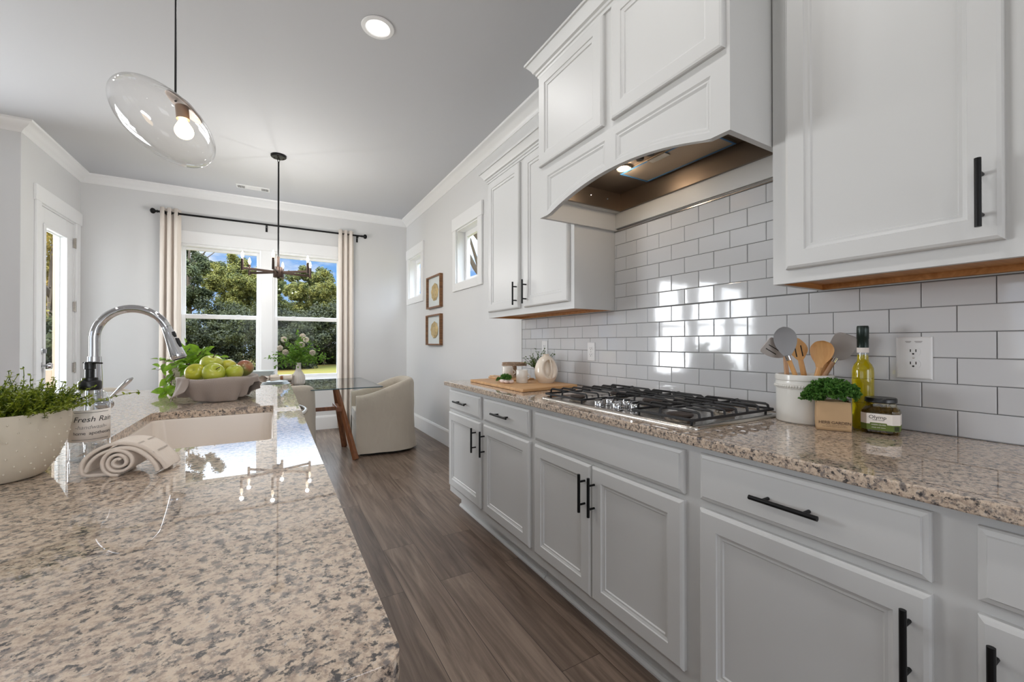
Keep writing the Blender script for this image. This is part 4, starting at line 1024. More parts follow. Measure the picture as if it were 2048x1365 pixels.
# cutting boards
def orient(p,q): # local frame from two ground points: x' along p->q
    d=(Vector(q)-Vector(p)); d.z=0; d.normalize(); return d,Vector((-d.y,d.x,0))
def slab(poly,z0,z1): return MB().prism(poly,'z',z0,z1)
o=slab([(1.222,2.725),(1.212,1.985),(1.655,2.055),(1.640,2.745)],CT+.001,CT+.0185).build('cutting_board',M['board'],bevel=.003); tag(o,'large oak cutting board at the far end of the worktop, carrying the pitcher','cutting board')
BZ=CT+.0187
o=slab([(1.40,2.50),(1.415,2.44),(1.60,2.47),(1.60,2.77),(1.50,2.765),(1.49,2.86),(1.44,2.855),(1.44,2.76),(1.38,2.755)],BZ,BZ+.012).build('cutting_board',M['board'],bevel=.003); tag(o,'smaller wooden paddle board lying on top of the large cutting board','cutting board')
# pitcher: an egg with a carved hollow and a strap handle
px,py=1.548,2.245; TC=Vector((-px,-py,0)).normalized(); ang=math.atan2(TC.y,TC.x)
t=thing('egg_pitcher','egg-shaped cream ceramic pitcher with a scooped side and strap handle','pitcher',(px,py,BZ))
H_=.180; Rm=.076
def egg(z): 
    q=z/H_
    return Rm*math.sqrt(max(0,1-((q-.38)/.62)**2)) if q>.38 else Rm*(.62+.38*math.sin(PI/2*q/.38))
def eggp(u,v):
    a=2*PI*u; z=H_*.985*v; r=egg(z); rel=(a-ang-.42+PI)%(2*PI)-PI
    e=(rel*r/.052)**2+((z-.092)/.060)**2
    if abs(rel)<PI/2 and e<1: r-=.038*min(1,(1-e)*2.6)
    if v>.92: r=max(r,.016)
    return (px+r*math.cos(a),py+r*math.sin(a),BZ+z)
MB().grid(eggp,96,56,cu=True).build('body',M['pitch'],t,smooth=True,ang=75,recalc=False)
MB().lathe([(0,0),(Rm*.62,0),(Rm*.62,.003),(0,.003)],(px,py,BZ),32).build('foot',M['pitch'],t)
MB().lathe([(.016,.164),(.0185,.174),(.0225,.186),(.0215,.187),(.0165,.174),(.014,.164)],(px,py,BZ),24,cap=False).build('spout_rim',M['pitch'],t,smooth=True)
ha=[]; a=ang+.52
for i in range(9):
    z=.036+.115*i/8; r=egg(z)+.004*math.sin(PI*i/8)-.002; ha.append((px+r*math.cos(a-.0*i),py+r*math.sin(a),BZ+z))
MB().tube(ha,.0065,10,flat=.6).build('strap_handle',M['pitch'],t,smooth=True)
# mugs
def mug(x,y,r,h,lab,z=BZ):
    t=thing('ceramic_mug',lab,'mug',(x,y,z),'small white mugs on the cutting board')
    MB().lathe([(0,0),(r*.93,0),(r,.004),(r,h-.002),(r-.001,h),(r-.004,h),(r-.005,h-.003),(r-.006,.006),(0,.006)],(x,y,z+.0005),32).build('body',M['mug'],t,smooth=True,ang=50)
    a=-.45; pts=[(x+(r-.002+.018*math.sin(PI*i/8))*math.cos(a),y+(r-.002+.018*math.sin(PI*i/8))*math.sin(a),z+h*.28+h*.44*i/8) for i in range(9)]
    MB().tube(pts,.0042,8).build('handle',M['mug'],t,smooth=True); return t
mug(1.405,2.315,.0375,.084,'white mug at the front right of the cutting board, beside the pitcher')
mug(1.435,2.560,.0375,.082,'white mug standing farther back, left of the other mug',BZ+.0122)
# garlic dish with parsley
gx,gy=1.305,2.345
t=thing('garlic_bulb','pale garlic bulb lying on the cutting board under the parsley','garlic',(gx,gy,BZ))
for i,(dx,dy) in enumerate(((-.012,.030),(.010,.008),(-.006,-.020),(.014,-.040),(-.016,.006))):
    MB().ball((gx+dx,gy+dy,BZ+.0135),.018,.021,.0135,14,9).build('clove',M['garlic'],t,smooth=True)
def curly(mb,c,n,rx,ry,rz,s,rr):
    for i in range(n):
        d=Vector((rr.gauss(0,1),rr.gauss(0,1),abs(rr.gauss(0,1))*1.1-.25)).normalized(); q=rr.uniform(.55,1)
        p=Vector(c)+Vector((d.x*rx*q,d.y*ry*q,d.z*rz*q))
        for k in range(5):
            ld=(d+Vector((rr.gauss(0,.8),rr.gauss(0,.8),rr.gauss(0,.6)))).normalized()
            mb.leaf(p,ld,(rr.gauss(0,1),rr.gauss(0,1),rr.gauss(.4,1)),s*rr.uniform(.7,1.3),s*rr.uniform(.6,1.0),droop=rr.uniform(-.5,.7),fold=.35)
t=thing('parsley_bunch','small bunch of curly parsley on the cutting board, resting on the garlic','herb',(gx,gy+.03,BZ+.02))
mb=MB(); curly(mb,(gx-.005,gy-.005,BZ+.034),80,.022,.060,.022,.011,rr); curly(mb,(gx-.005,gy+.075,BZ+.018),36,.018,.030,.012,.010,rr); mb.build('leaves',M['pars'],t,recalc=False)
# beaded tray stand behind the mugs
t=thing('beaded_stand','round beaded wooden riser tray behind the mugs','tray',(1.545,2.655,BZ))
tz=BZ+.096; cx,cy_=1.545,2.655
MB().lathe([(0,0),(.080,0),(.084,.004),(.084,.012),(.080,.014),(0,.012)],(cx,cy_,tz),40).build('tray_top',M['basket'],t)
for zz,rb in ((.016,.086),(.002,.088)):
    bd=MB()
    for i in range(52): a=2*PI*i/52; bd.ball((cx+rb*math.cos(a),cy_+rb*math.sin(a),tz+zz),.0055,n=8,k=6)
    bd.build('bead_ring',M['basket'],t,smooth=True)
MB().lathe([(0,0),(.040,0),(.040,.006),(.020,.014),(.018,.085),(.03,.096),(0,.096)],(cx,cy_,BZ+.0125),24).build('pedestal',M['basket'],t,smooth=True)
# sprig in a small pot beside the pitcher
sx,sy=1.655,2.475
t=thing('sprig_pot','small white pot of leafy green sprigs behind the pitcher','potted plant',(sx,sy,BZ))
MB().lathe([(0,0),(.032,0),(.038,.06),(.036,.061),(.03,.02),(0,.015)],(sx,sy,BZ+.0005),28).build('pot',M['mug'],t,smooth=True,ang=50)
lf=MB(); st=MB()
for i in range(60):
    a=rr.uniform(0,6.3); dd=Vector((math.cos(a)*.55-.12,math.sin(a)*.6,rr.uniform(.4,1.2))).normalized(); L=rr.uniform(.07,.185); p=Vector((sx,sy,BZ+.05)); pts=[p]
    for k in range(8): dd=(dd+Vector((rr.gauss(0,.08),rr.gauss(0,.08),-.02))).normalized(); pts.append(pts[-1]+dd*L/8)
    if max(q.x for q in pts)>1.735: continue
    st.tube(pts,.001,4,cap=False)
    for k in range(2,9):
        for s in range(3):
            ld=Vector((rr.gauss(0,1),rr.gauss(0,1),rr.gauss(.3,.5))).normalized(); lf.leaf(pts[k],ld,(0,0,1),rr.uniform(.010,.017),rr.uniform(.008,.012),droop=.2)
st.build('stems',M['euca'],t,recalc=False); lf.build('leaves',M['euca'],t,recalc=False)
# crock with utensils
kx,ky=1.635,.762; kr=.086; kh=.166
t=thing('utensil_crock','white glazed crock with a beaded band, right of the cooktop, holding cooking utensils','crock',(kx,ky,CT))
MB().lathe([(0,0),(kr-.004,0),(kr-.001,.004),(kr-.001,.118),(kr+.001,.120),(kr+.0015,.134),(kr,.137),(kr,.146),(kr+.0015,.148),(kr+.0015,.156),(kr+.001,.165),(kr-.002,.167),(kr-.008,.167),(kr-.010,.160),(kr-.010,.012),(0,.010)],(kx,ky,CT+.0005),56).build('body',M['crock'],t,smooth=True,ang=28)
bd=MB()
for i in range(64): a=2*PI*i/64; bd.ball((kx+(kr+.001)*math.cos(a),ky+(kr+.001)*math.sin(a),CT+.127),.0042,.0042,.005,8,6)
bd.build('bead_band',M['crock'],t,smooth=True)
CR=Vector((C_:=math.cos(YAW),-math.sin(YAW),0)); CF=Vector((math.sin(YAW),math.cos(YAW),0))
def onview(px,py,near,depth=0):
    r=(px-1024)/FPX; D=near+depth; z=(687-py)/FPX*D+CAMZ
    p=CF*D+CR*(r*D); return Vector((p.x,p.y,z))
D0=kx*math.sin(YAW)+ky*math.cos(YAW)
def paddle(mb,base,tip,wp,n_,th=.006,cup=0,tipw=None):
    # flat blade: wp=list of (t,width) along base->tip, n_ = facing direction
    base,tip=Vector(base),Vector(tip); d=(tip-base); L=d.length; d.normalize(); n_=Vector(n_); sd=d.cross(n_).normalized(); n_=sd.cross(d).normalized()
    v=[];f=[]; m=9
    fine=[]
    for i in range(len(wp)-1):
        a_,b_,c_,d_=wp[max(i-1,0)],wp[i],wp[i+1],wp[min(i+2,len(wp)-1)]
        for j in range(4):
            q=j/4; tt=b_[0]+(c_[0]-b_[0])*q
            m1=(c_[1]-a_[1])/max(1e-6,c_[0]-a_[0])*(c_[0]-b_[0]); m2=(d_[1]-b_[1])/max(1e-6,d_[0]-b_[0])*(c_[0]-b_[0])
            h=(2*q**3-3*q*q+1)*b_[1]+(q**3-2*q*q+q)*m1+(-2*q**3+3*q*q)*c_[1]+(q**3-q*q)*m2; fine.append((tt,max(.003,h)))
    wp=fine+[wp[-1]]
    for t_,w in wp:
        c=base+d*(L*t_)
        for s in (1,-1):
            for j in range(m):
                q=j/(m-1)*2-1; dep=cup*w*(1-q*q)
                v.append(c+sd*(q*w*.5)+n_*(s*th*.5*(1-.5*q*q)-dep))
    k=2*m
    for i in range(len(wp)-1):
        a=i*k;b=(i+1)*k
        for j in range(m-1): f.append((a+j,a+j+1,b+j+1,b+j)); f.append((a+m+j,b+m+j,b+m+j+1,a+m+j+1))
        f.append((a,b,b+m,a+m)); f.append((a+m-1,a+2*m-1,b+2*m-1,b+m-1))
    f.append(tuple(range(m))+tuple(range(2*m-1,m-1,-1))); e=(len(wp)-1)*k; f.append(tuple(e+j for j in range(m))+tuple(e+j for j in range(2*m-1,m-1,-1)))
    mb.add(v,f); return mb
toc=Vector((-kx,-ky,.15)).normalized()
oval=lambda w,a=.03:[(0,a)]+[(q,max(.002,w*math.sin(PI*min(1,max(0,q)))**.55)) for q in (.08,.2,.35,.5,.65,.8,.92,.985,.999)]
UG='cooking utensils in the white crock'
def utensil(name,lab,basepx,neck,tip,wp,bm_,hm,dd=0,cup=0,collar=False,slots=None,hr=.0075,n_=None,th=.006):
    b=Vector((kx,ky,CT+.02))+CR*basepx[0]+CF*basepx[1]
    d2=dd if hasattr(dd,'__len__') else (dd,dd); ne=onview(neck[0],neck[1],D0,d2[0]); ti=onview(tip[0],tip[1],D0,d2[1])
    t=thing(name,lab,'utensil',tuple(b),UG)
    MB().tube([b,b+(ne-b)*.5,ne],[hr,hr*1.05,hr*.9],10).build('handle',hm,t,smooth=True)
    mb=paddle(MB(),ne,ti,wp,n_ or toc,th,cup); hd=mb.build('head',bm_,t,smooth=True,ang=60)
    if collar:
        d=(ne-b).normalized(); MB().cyl(ne-d*.014,ne+d*.003,hr*1.12,14).build('metal_collar',M['chrome'],t,smooth=True)
    if slots:
        sm=MB(); d=(ti-ne); sd=d.normalized().cross(n_ or toc).normalized()
        for (t0,t1,o) in slots: 
            for q in (1,): sm.tube([ne+d*t0+sd*o+(n_ or toc)*(th*.30),ne+d*t1+sd*o+(n_ or toc)*(th*.30)],.0022,6)
        sm.build('slot',M['dark'],hd)
    return t
utensil('slotted_turner','pale slotted turner leaning to the left behind the grey spoon',(-.035,.02),(1570,712),(1530,688),[(0,.016),(.2,.040),(.5,.060),(.9,.064),(.97,.058),(1,.046)],M['silicone2'],M['spoonw2'],.02,slots=[(.35,.85,-.012),(.35,.85,.004)])
utensil('silicone_spoon','grey silicone spoon with metal collar at the left of the crock',(.012,-.02),(1575,713),(1567,654),[(0,.018),(.08,.030),(.2,.046),(.4,.064),(.6,.069),(.78,.062),(.9,.044),(.97,.024),(1,.004)],M['silicone'],M['spoonw'],-.02,cup=.12,collar=True)
utensil('wooden_fork_spatula','wooden slotted spatula with a pointed tip behind the grey spoon',(.03,.0),(1601,720),(1592,677),[(0,.018),(.15,.034),(.4,.054),(.65,.050),(.88,.028),(.97,.016),(1,.006)],M['spoonw'],M['spoonw'],.0,slots=[(.15,.75,-.009),(.15,.65,.009)],hr=.009)
utensil('wooden_spoon','round-bowled wooden spoon at the middle of the crock',(-.012,-.03),(1638,735),(1647,682),[(0,.020),(.12,.026),(.3,.048),(.5,.064),(.7,.067),(.86,.054),(.95,.036),(1,.006)],M['spoonw'],M['spoonw'],(-.045,-.05),cup=.14,hr=.009)
utensil('wooden_spoon','second wooden spoon tucked behind the round-bowled one',(-.02,.02),(1655,728),(1668,690),[(0,.018),(.2,.044),(.5,.066),(.8,.052),(.95,.026),(1,.006)],M['spoonw'],M['spoonw'],(-.01,-.012),cup=.1,hr=.009)
utensil('silicone_spatula','pale grey silicone spatula with metal collar leaning right toward the oil bottle',(-.02,-.0),(1671,718),(1697,670),[(0,.026),(.1,.050),(.3,.066),(.7,.072),(.9,.066),(.98,.050),(1,.036)],M['silicone2'],M['spoonw2'],(-.03,-.07),collar=True,th=.010)
# olive oil bottle
ox,oy=1.662,.602; D1=ox*math.sin(YAW)+oy*math.cos(YAW); orr=.0285
t=thing('olive_oil_bottle','tall bottle of yellow olive oil with dark green capsule cap','bottle',(ox,oy,CT))
MB().lathe([(0,.003),(orr-.003,.0),(orr,.006),(orr,.182),(orr*.96,.196),(orr*.80,.208),(orr*.56,.217),(.0145,.226),(.0142,.240),(0,.240)],(ox,oy,CT+.0005),40).build('oil_filled_glass',M['oil'],t,smooth=True,ang=50)
MB().lathe([(.0148,.236),(.0148,.262),(.0145,.262)],(ox,oy,CT+.0005),28,cap=False).build('clear_neck',M['bottleglass'],t,smooth=True)
MB().lathe([(0,.262),(.0152,.262),(.0152,.290),(.0160,.291),(.0160,.328),(.0145,.333),(0,.333)],(ox,oy,CT+.0005),28).build('capsule',mat('dark_green_foil',S(24,40,34),.3,.3),t,smooth=True,ang=40)
MB().lathe([(.0152,.246),(.0153,.246),(.0153,.262),(.0152,.262)],(ox,oy,CT+.0005),28,cap=False).build('neck_label',M['label'],t,smooth=True)
# herb bag
p0=Vector((1.512,.668)); p1=Vector((1.553,.592)); dv=(p1-p0).normalized(); nv=Vector((dv.y,-dv.x)); 
if nv.dot(Vector((1.5,.6)))<0: nv=-nv
w=(p1-p0).length; dp=.060; hh=.092
t=thing('herb_bag','small kraft paper bag of parsley printed HERB GARDEN, in front of the crock','herb bag',((p0.x+p1.x)/2+nv.x*dp/2,(p0.y+p1.y)/2+nv.y*dp/2,CT))
def bagp(u,v):
    a=u*4; k=int(a)%4; q=a-int(a); cs=[p0,p1,p1+nv*dp,p0+nv*dp]; P=cs[k].lerp(cs[(k+1)%4],q)
    c=(p0+p1+nv*dp*2)/2; bulge=1+.03*math.sin(PI*v)-.02*v; P=c.lerp(P,bulge)
    return (P.x,P.y,CT+.0008+hh*v*(1+.012*math.sin(7*u*2*PI)*v))
MB().grid(bagp,40,10,cu=True).build('paper_bag',M['kraft'],t,smooth=True,ang=40,recalc=False,solid=.0012)
cc=(p0+p1+nv*dp*2)/2/1.0
ctr=Vector((p0.x+p1.x,p0.y+p1.y))/2+nv*dp*.5
q=MB(); q.box(-.5,.5,-.5,.5,-.5,.5,0,Matrix.Translation((ctr.x,ctr.y,CT+hh*.86))@Matrix(((dv.x,nv.x,0,0),(dv.y,nv.y,0,0),(0,0,1,0),(0,0,0,1)))@Matrix.Diagonal((w*.92,dp*.88,.01,1))); q.build('soil',M['soil'],t)
FM=Matrix(((dv.x,0,-nv.x,(p0.x+p1.x)/2-nv.x*.0032),(dv.y,0,-nv.y,(p0.y+p1.y)/2-nv.y*.0032),(0,1,0,CT),(0,0,0,1)))
text('HERB GARDEN',.0128,M['brownink'],t,'lettering',FM@Matrix.Translation((.002,.026,0)),spacing=.95)
text('the little herb garden for you',.0042,M['brownink'],t,'lettering',FM@Matrix.Translation((.004,.0185,0)))
text('fresh aromatic herbs to grow at home',.0040,M['brownink'],t,'lettering',FM@Matrix.Translation((.002,.0140,0)))
lf=MB(); rr2=random.Random(9); curly(lf,(ctr.x-.004,ctr.y+.0,CT+.116),640,.064,.072,.046,.0085,rr2); curly(lf,(ctr.x-.028,ctr.y+.046,CT+.098),180,.03,.032,.024,.008,rr2)
lf.build('parsley',M['pars'],t,recalc=False)
# olive jar (octagonal, faces toward the camera)
jx,jy=1.628,.545; ja=math.atan2(-jy,-jx)-.10
def octo(a,b,c):  # half sizes and corner cut
    pts=[(a,-b+c),(a,b-c),(a-c,b),(-a+c,b),(-a,b-c),(-a,-b+c),(-a+c,-b),(a-c,-b)]
    return [(jx+x*math.cos(ja)-y*math.sin(ja),jy+x*math.sin(ja)+y*math.cos(ja)) for x,y in pts]
t=thing('olive_jar','squat faceted jar of green olives with black lid, rightmost on the worktop','jar',(jx,jy,CT))
def loft(mb,secs):
    n=len(secs[0][0]); v=[];f=[]
    for pl,z in secs: v+=[(x,y,z) for x,y in pl]
    for k in range(len(secs)-1):
        for i in range(n): f.append((k*n+i,k*n+(i+1)%n,(k+1)*n+(i+1)%n,(k+1)*n+i))
    f.append(tuple(range(n-1,-1,-1))); f.append(tuple((len(secs)-1)*n+i for i in range(n))); return mb.add(v,f)
B=CT+.0006
loft(MB(),[(octo(.033,.042,.016),B),(octo(.036,.045,.016),B+.006),(octo(.036,.045,.016),B+.070),(octo(.029,.036,.018),B+.083),(octo(.028,.034,.018),B+.094)]).build('jar_glass',M['brine'],t,bevel=.002)
loft(MB(),[(octo(.031,.039,.015),B+.003),(octo(.0335,.0425,.015),B+.008),(octo(.0335,.0425,.015),B+.068),(octo(.027,.034,.017),B+.081)]).build('brine',mat('brine_liquid',S(196,160,66),.1,trans=.92,ior=1.15),t)
rr3=random.Random(4)
for zz in (.014,.034,.054,.074):
    for i in range(5):
        a=2*PI*i/5+zz*40; r_=.024 if zz<.07 else .017
        MB().ball((jx+r_*math.cos(a)*.98,jy+r_*1.1*math.sin(a),B+zz),.0115,.0115,.0125,12,8).build('olive',M['olive'],t,smooth=True)
MB().lathe([(0,.094),(.036,.094),(.0385,.096),(.0385,.106),(.0365,.109),(.030,.1085),(0,.1085)],(jx,jy,B),36).build('lid',M['blackplastic'],t,smooth=True,ang=40)
def wl(z0,z1,k0,k1,off,m,nm,par,e0=0,e1=0):
    pl=octo(.036+off,.045+off,.016); mb=MB(); idx=[k%8 for k in range(k0,k1+1)]; P=[Vector(pl[i]) for i in idx]
    if e0: P[0]=P[0].lerp(P[1],e0)
    if e1: P[-1]=P[-1].lerp(P[-2],e1)
    v=[(p.x,p.y,z0) for p in P]+[(p.x,p.y,z1) for p in P]; n=len(P); mb.add(v,[(i,i+1,n+i+1,n+i) for i in range(n-1)]); return mb.build(nm,m,par,recalc=False)
lb=wl(B+.030,B+.062,5,11,.0006,M['label'],'label',t); lg=wl(B+.012,B+.030,5,11,.0006,M['greenlab'],'label_band',lb)
jn=Vector((math.cos(ja),math.sin(ja))); jt=Vector((-jn.y,jn.x))
def face(off,y,z): return Matrix(((jt.x,0,jn.x,jx+jn.x*(.0370+off)+jt.x*y),(jt.y,0,jn.y,jy+jn.y*(.0370+off)+jt.y*y),(0,1,0,B+z),(0,0,0,1)))
text('Olymp',.0150,M['ink'],lb,'lettering',face(0,-.004,.051))
text("''",.010,M['greenlab'],lb,'lettering',face(0,-.018,.060))
text('GREEK OLIVES',.0042,M['ink'],lb,'lettering',face(0,-.003,.0425))
text('GREEN OLIVES',.0052,M['label'],lb,'lettering',face(.0006,-.002,.0285))
text('whole with stone',.0046,M['label'],lb,'lettering',face(.0003,-.002,.0205))
bn=MB(); bn.add([face(.0003,y,z)@Vector((0,0,0)) for y,z in ((-.021,.0345),(.017,.0345),(.019,.025),(-.023,.025))],[(0,1,2,3)]); bn.build('banner',M['greenlab'],lb,recalc=False)
pl=octo(.0369,.0459,.016); a=Vector(pl[1]); b=Vector(pl[2])
bc=MB()
for i in range(9):
    q0=.25+.07*i; A=a.lerp(b,q0); A2=a.lerp(b,q0+.03+.02*(i%2)); bc.add([(A.x,A.y,B+.014),(A2.x,A2.y,B+.014),(A2.x,A2.y,B+.027),(A.x,A.y,B+.027)],[(0,1,2,3)])
bc.build('barcode',M['ink'],lg,recalc=False)
# ---------------------------------------------------------------- dining nook
TX0,TX1,TY0,TY1,TZ=-.78,.98,4.365,5.62,.75
t=thing('dining_table','glass-topped dining table on splayed walnut legs in front of the double window','table',((TX0+TX1)/2,(TY0+TY1)/2,0))
MB().prism(rrect(TX0,TX1,TY0,TY1,.02),'z',TZ-.012,TZ).build('glass_top',[M['tableglass']],t,bevel=.002)
ed=MB(); pr=rrect(TX0-.0004,TX1+.0004,TY0-.0004,TY1+.0004,.02); ed.tube([(x,y,TZ-.006) for x,y in pr],.0045,6,closed=True); ed.build('glass_edge',mat('table_glass_edge',S(52,84,96),.1,trans=.3),t,smooth=True)
def leg(a,b,n='leg'):
    a,b=Vector(a),Vector(b); return MB().tube([a,a.lerp(b,.5),b],[.034,.031,.025],4).build(n,M['walnut'],t,bevel=.006)
for s in (1,-1):
    xc=.10
    f=lambda x:xc+s*(x-xc)
    leg((f(.735),4.483,0),(f(.575),4.70,TZ-.030)); leg((f(.714),5.12,0),(f(.575),4.86,TZ-.030))
    MB().box(min(f(.53),f(.65)),max(f(.53),f(.65)),4.66,4.90,TZ-.030,TZ-.0125).build('top_bracket',M['walnut'],t,bevel=.004)
MB().tube([(-.42,4.78,.50),(.62,4.78,.50)],.030,4).build('stretcher',M['walnut'],t,bevel=.006)
for x in (.59,-.39): MB().box(x-.025,x+.025,4.60,4.96,.485,.535).build('cross_rail',M['walnut'],t,bevel=.006)
# slipcovered barrel chair; local frame: seat opens toward -x
def barrel(lab,loc,rz):
    t=thing('dining_chair',lab,'chair',(0,0,0),'slipcovered chairs around the glass table')
    dx,dy=.325,.315; TH_=.075
    P=[]  # path around: front of +y arm -> back -> front of -y arm
    n=44
    for i in range(n+1):
        q=i/n*2-1; a=q*2.05
        if abs(a)<1.35: c,s=math.cos(a*PI/2/1.35),math.sin(a*PI/2/1.35); p=((c**.62)*dx*1.0 if c>0 else 0,math.copysign(abs(s)**.72,s)*dy)
        else: p=(-(abs(a)-1.35)/.70*dx,math.copysign(dy*(1-.03*(abs(a)-1.35)),a))
        P.append(p)
    def off(i,d):
        a=Vector(P[max(i-1,0)]);b=Vector(P[min(i+1,n)]); e=(b-a).normalized(); return Vector(P[i])+Vector((-e.y,e.x))*d
    def hz(i):
        x=P[i][0]; q=(x+dx)/(2*dx); q=max(0,min(1,q)); return .635+.165*(3*q*q-2*q*q*q)
    secs=[]
    for i in range(n+1):
        h=hz(i); pr=[(-.030,.03),(-.020,.12),(-.010,.22),(-.004,.32),(0,.42),(-.003,.50),(0,h-.055),(.006,h-.026),(.020,h-.008),(.038,h),(.056,h-.008),(.068,h-.028),(TH_,h-.06),(TH_,.40)]
        wob=lambda z:.0045*math.sin(i*1.3+z*9)+.006*math.sin(i*.55+z*3)*max(0,1-z/.5)
        secs.append([(off(i,d+ (wob(z) if z<h-.04 and d<.02 else 0))[0],off(i,d+(wob(z) if z<h-.04 and d<.02 else 0))[1],z) for d,z in pr])
    m=len(secs[0]); v=[p for s in secs for p in s]; f=[(i*m+j,i*m+j+1,(i+1)*m+j+1,(i+1)*m+j) for i in range(n) for j in range(m-1)]
    f+=[tuple(range(m)),tuple(n*m+j for j in range(m))]
    MB().add(v,f).build('backrest',M['slip'],t,smooth=True,ang=50)
    inn=[off(i,TH_-.004) for i in range(0,n+1)]
    k=MB(); pl=[(p[0],p[1]) for p in inn]; pl=[(min(x,dx),y) for x,y in pl]; pl=[(-dx*.985,pl[0][1])]+pl+[(-dx*.985,pl[-1][1])]
    k.prism(pl,'z',.36,.46); k.build('seat_cushion',M['slipseat'],t,bevel=.025,bseg=3,smooth=True)
    MB().box(-dx*.97,-dx*.93,-dy+.06,dy-.06,.03,.37).build('front_skirt',M['slip'],t)
    MB().prism([(x*.86,y*.86) for x,y in [P[i] for i in range(n+1)]],'z',0,.05).build('base',M['dark'],t)
    t.location=loc; t.rotation_euler=(0,0,rz); return t
ca_=barrel('cream slipcovered chair at the right end of the glass table, its whole side in view',(1.095,4.865,0),-.06)
c2=place(ca_,(.045,4.60,0),'cream slipcovered chair just past the island, its back to the camera',-PI/2)
c3=place(ca_,(-1.03,4.80,0),'cream slipcovered chair beyond the island, only its curved back showing left of the faucet lever',PI)
# vase and flowers
vx,vy=.232,4.97
t=thing('ribbed_vase','ribbed off-white bottle vase on the glass table, holding the flowers','vase',(vx,vy,TZ))
def vasep(u,v):
    pf=[(.045,0),(.056,.012),(.060,.03),(.0605,.075),(.056,.10),(.040,.128),(.027,.15),(.022,.175),(.021,.205),(.024,.235)]
    q=v*(len(pf)-1); i=min(int(q),len(pf)-2); w=q-i; r=pf[i][0]*(1-w)+pf[i+1][0]*w; z=pf[i][1]*(1-w)+pf[i+1][1]*w
    r*=1+.055*abs(math.sin(u*PI*18))*(1 if v<.95 else .4); a=2*PI*u
    return (vx+r*math.cos(a),vy+r*math.sin(a),TZ+.0005+z)
MB().grid(vasep,144,37,cu=True).build('body',M['vase'],t,smooth=True,ang=70,recalc=False,solid=.003)
MB().lathe([(0,0),(.045,0),(.045,.004),(0,.004)],(vx,vy,TZ+.0006),30).build('foot',M['vase'],t)
t=thing('flower_bouquet','loose bouquet of white flowers and airy green sprays in the ribbed vase','flowers',(vx,vy,TZ+.20))
rr=random.Random(17); st=MB(); lf=MB()
sprays=[(-1.0,.05,.20,.30),(-.8,.25,.42,.26),(-.75,-.2,.1,.28),(-.55,.2,.75,.27),(-.3,-.2,1.0,.28),(0,0,1.2,.32),(.15,.2,1.0,.27),(.45,0,.75,.27),(.75,.1,.5,.28),(.9,-.1,.30,.30),(1.0,.1,.15,.33),(.95,0,.05,.28),(-.9,0,-.05,.24),(.55,-.3,.35,.24),(-.4,.3,.5,.24),(.25,-.3,.8,.22),(-.15,.3,1.0,.24),(.7,.3,.3,.26),(-.65,-.3,.4,.24),(.1,-.3,1.1,.25),(.35,.3,.9,.24),(-.5,-.1,.6,.22),(.5,.1,.6,.22)]
for d0,d1,dz,L in sprays:
    dd=(CR*d0+CF*d1*1.2+Vector((0,0,dz+.35))).normalized(); p=Vector((vx,vy,TZ+.225)); pts=[p]; tgt=(CR*d0+CF*d1+Vector((0,0,dz-.25))).normalized()
    for k in range(12): dd=(dd*.86+tgt*.14+Vector((rr.gauss(0,.05),rr.gauss(0,.05),rr.gauss(0,.05)))).normalized(); pts.append(pts[-1]+dd*L/12)
    st.tube(pts,.0011,4,cap=False)
    for k in range(3,13):
        for s in range(4 if k<9 else 3):
            ld=(dd*.3+Vector((rr.gauss(0,.8),rr.gauss(0,.8),rr.gauss(0,.6)))).normalized(); q=pts[k]+ld*rr.uniform(.006,.03); st.tube([pts[k],q],.0006,3,cap=False)
            lf.leaf(q,ld,(rr.gauss(0,1),rr.gauss(0,1),1),rr.uniform(.018,.032),rr.uniform(.014,.024),droop=.2)
for i in range(200):
    d=Vector((rr.gauss(0,1),rr.gauss(0,1),rr.gauss(.3,.8))).normalized(); p=Vector((vx,vy,TZ+.285))+d*rr.uniform(.01,.105); lf.leaf(p,(d+Vector((rr.gauss(0,.6),rr.gauss(0,.6),.2))).normalized(),(rr.gauss(0,1),rr.gauss(0,1),1),rr.uniform(.02,.035),rr.uniform(.014,.022))
st.build('stems',M['fern'],t,recalc=False); lf.build('leaves',M['fern'],t,recalc=False)
def ranun(c,r):
    mb=MB(); rq=random.Random(int(abs(c[0]*1e4)))
    toc=(Vector((-c[0],-c[1],.35)).normalized()+Vector((rq.uniform(-.4,.4),rq.uniform(-.4,.4),rq.uniform(-.2,.3)))).normalized()
    u=toc.orthogonal().normalized(); w=toc.cross(u)
    for ly,(rad,nn,op) in enumerate(((1,6,1.0),(.86,6,.75),(.70,5,.52),(.52,5,.32),(.34,4,.14))):
        for i in range(nn):
            a0=2*PI*(i+.5*(ly%2))/nn+rq.uniform(-.1,.1)
            def cup(p,q):   # each petal is a patch of a shell that opens by op
                a=a0+(p-.5)*2*PI/nn*1.5; b=.15+q*(1.25+1.15*(1-op)); R=r*rad*(1+.05*math.sin(6*p+ly))
                return Vector(c)+(u*math.cos(a)+w*math.sin(a))*R*math.sin(b)+toc*R*(-math.cos(b)*.75+.12*q*(1 if op>.6 else .3))
            mb.grid(cup,6,6)
    return mb
cen=Vector((vx,vy,TZ+.235))
for px,py,dd in ((568,679,0),(560,697,-.05),(603,690,-.06),(571,705,-.07),(625,706,-.04),(612,680,.05),(605,673,.08)):
    r_=(px-1024)/FPX; D=vx*math.sin(YAW)+vy*math.cos(YAW)+dd; z=(687-py)/FPX*D+CAMZ; c=CF*D+CR*(r_*D); c=Vector((c.x,c.y,z))
    ranun(c,.031).build('flower',M['petal'],t,recalc=False,smooth=True)
    k=MB(); k.tube([cen,(cen+c)/2+Vector((0,0,.02)),c],.0014,5); k.build('flower_stem',M['fern'],t)
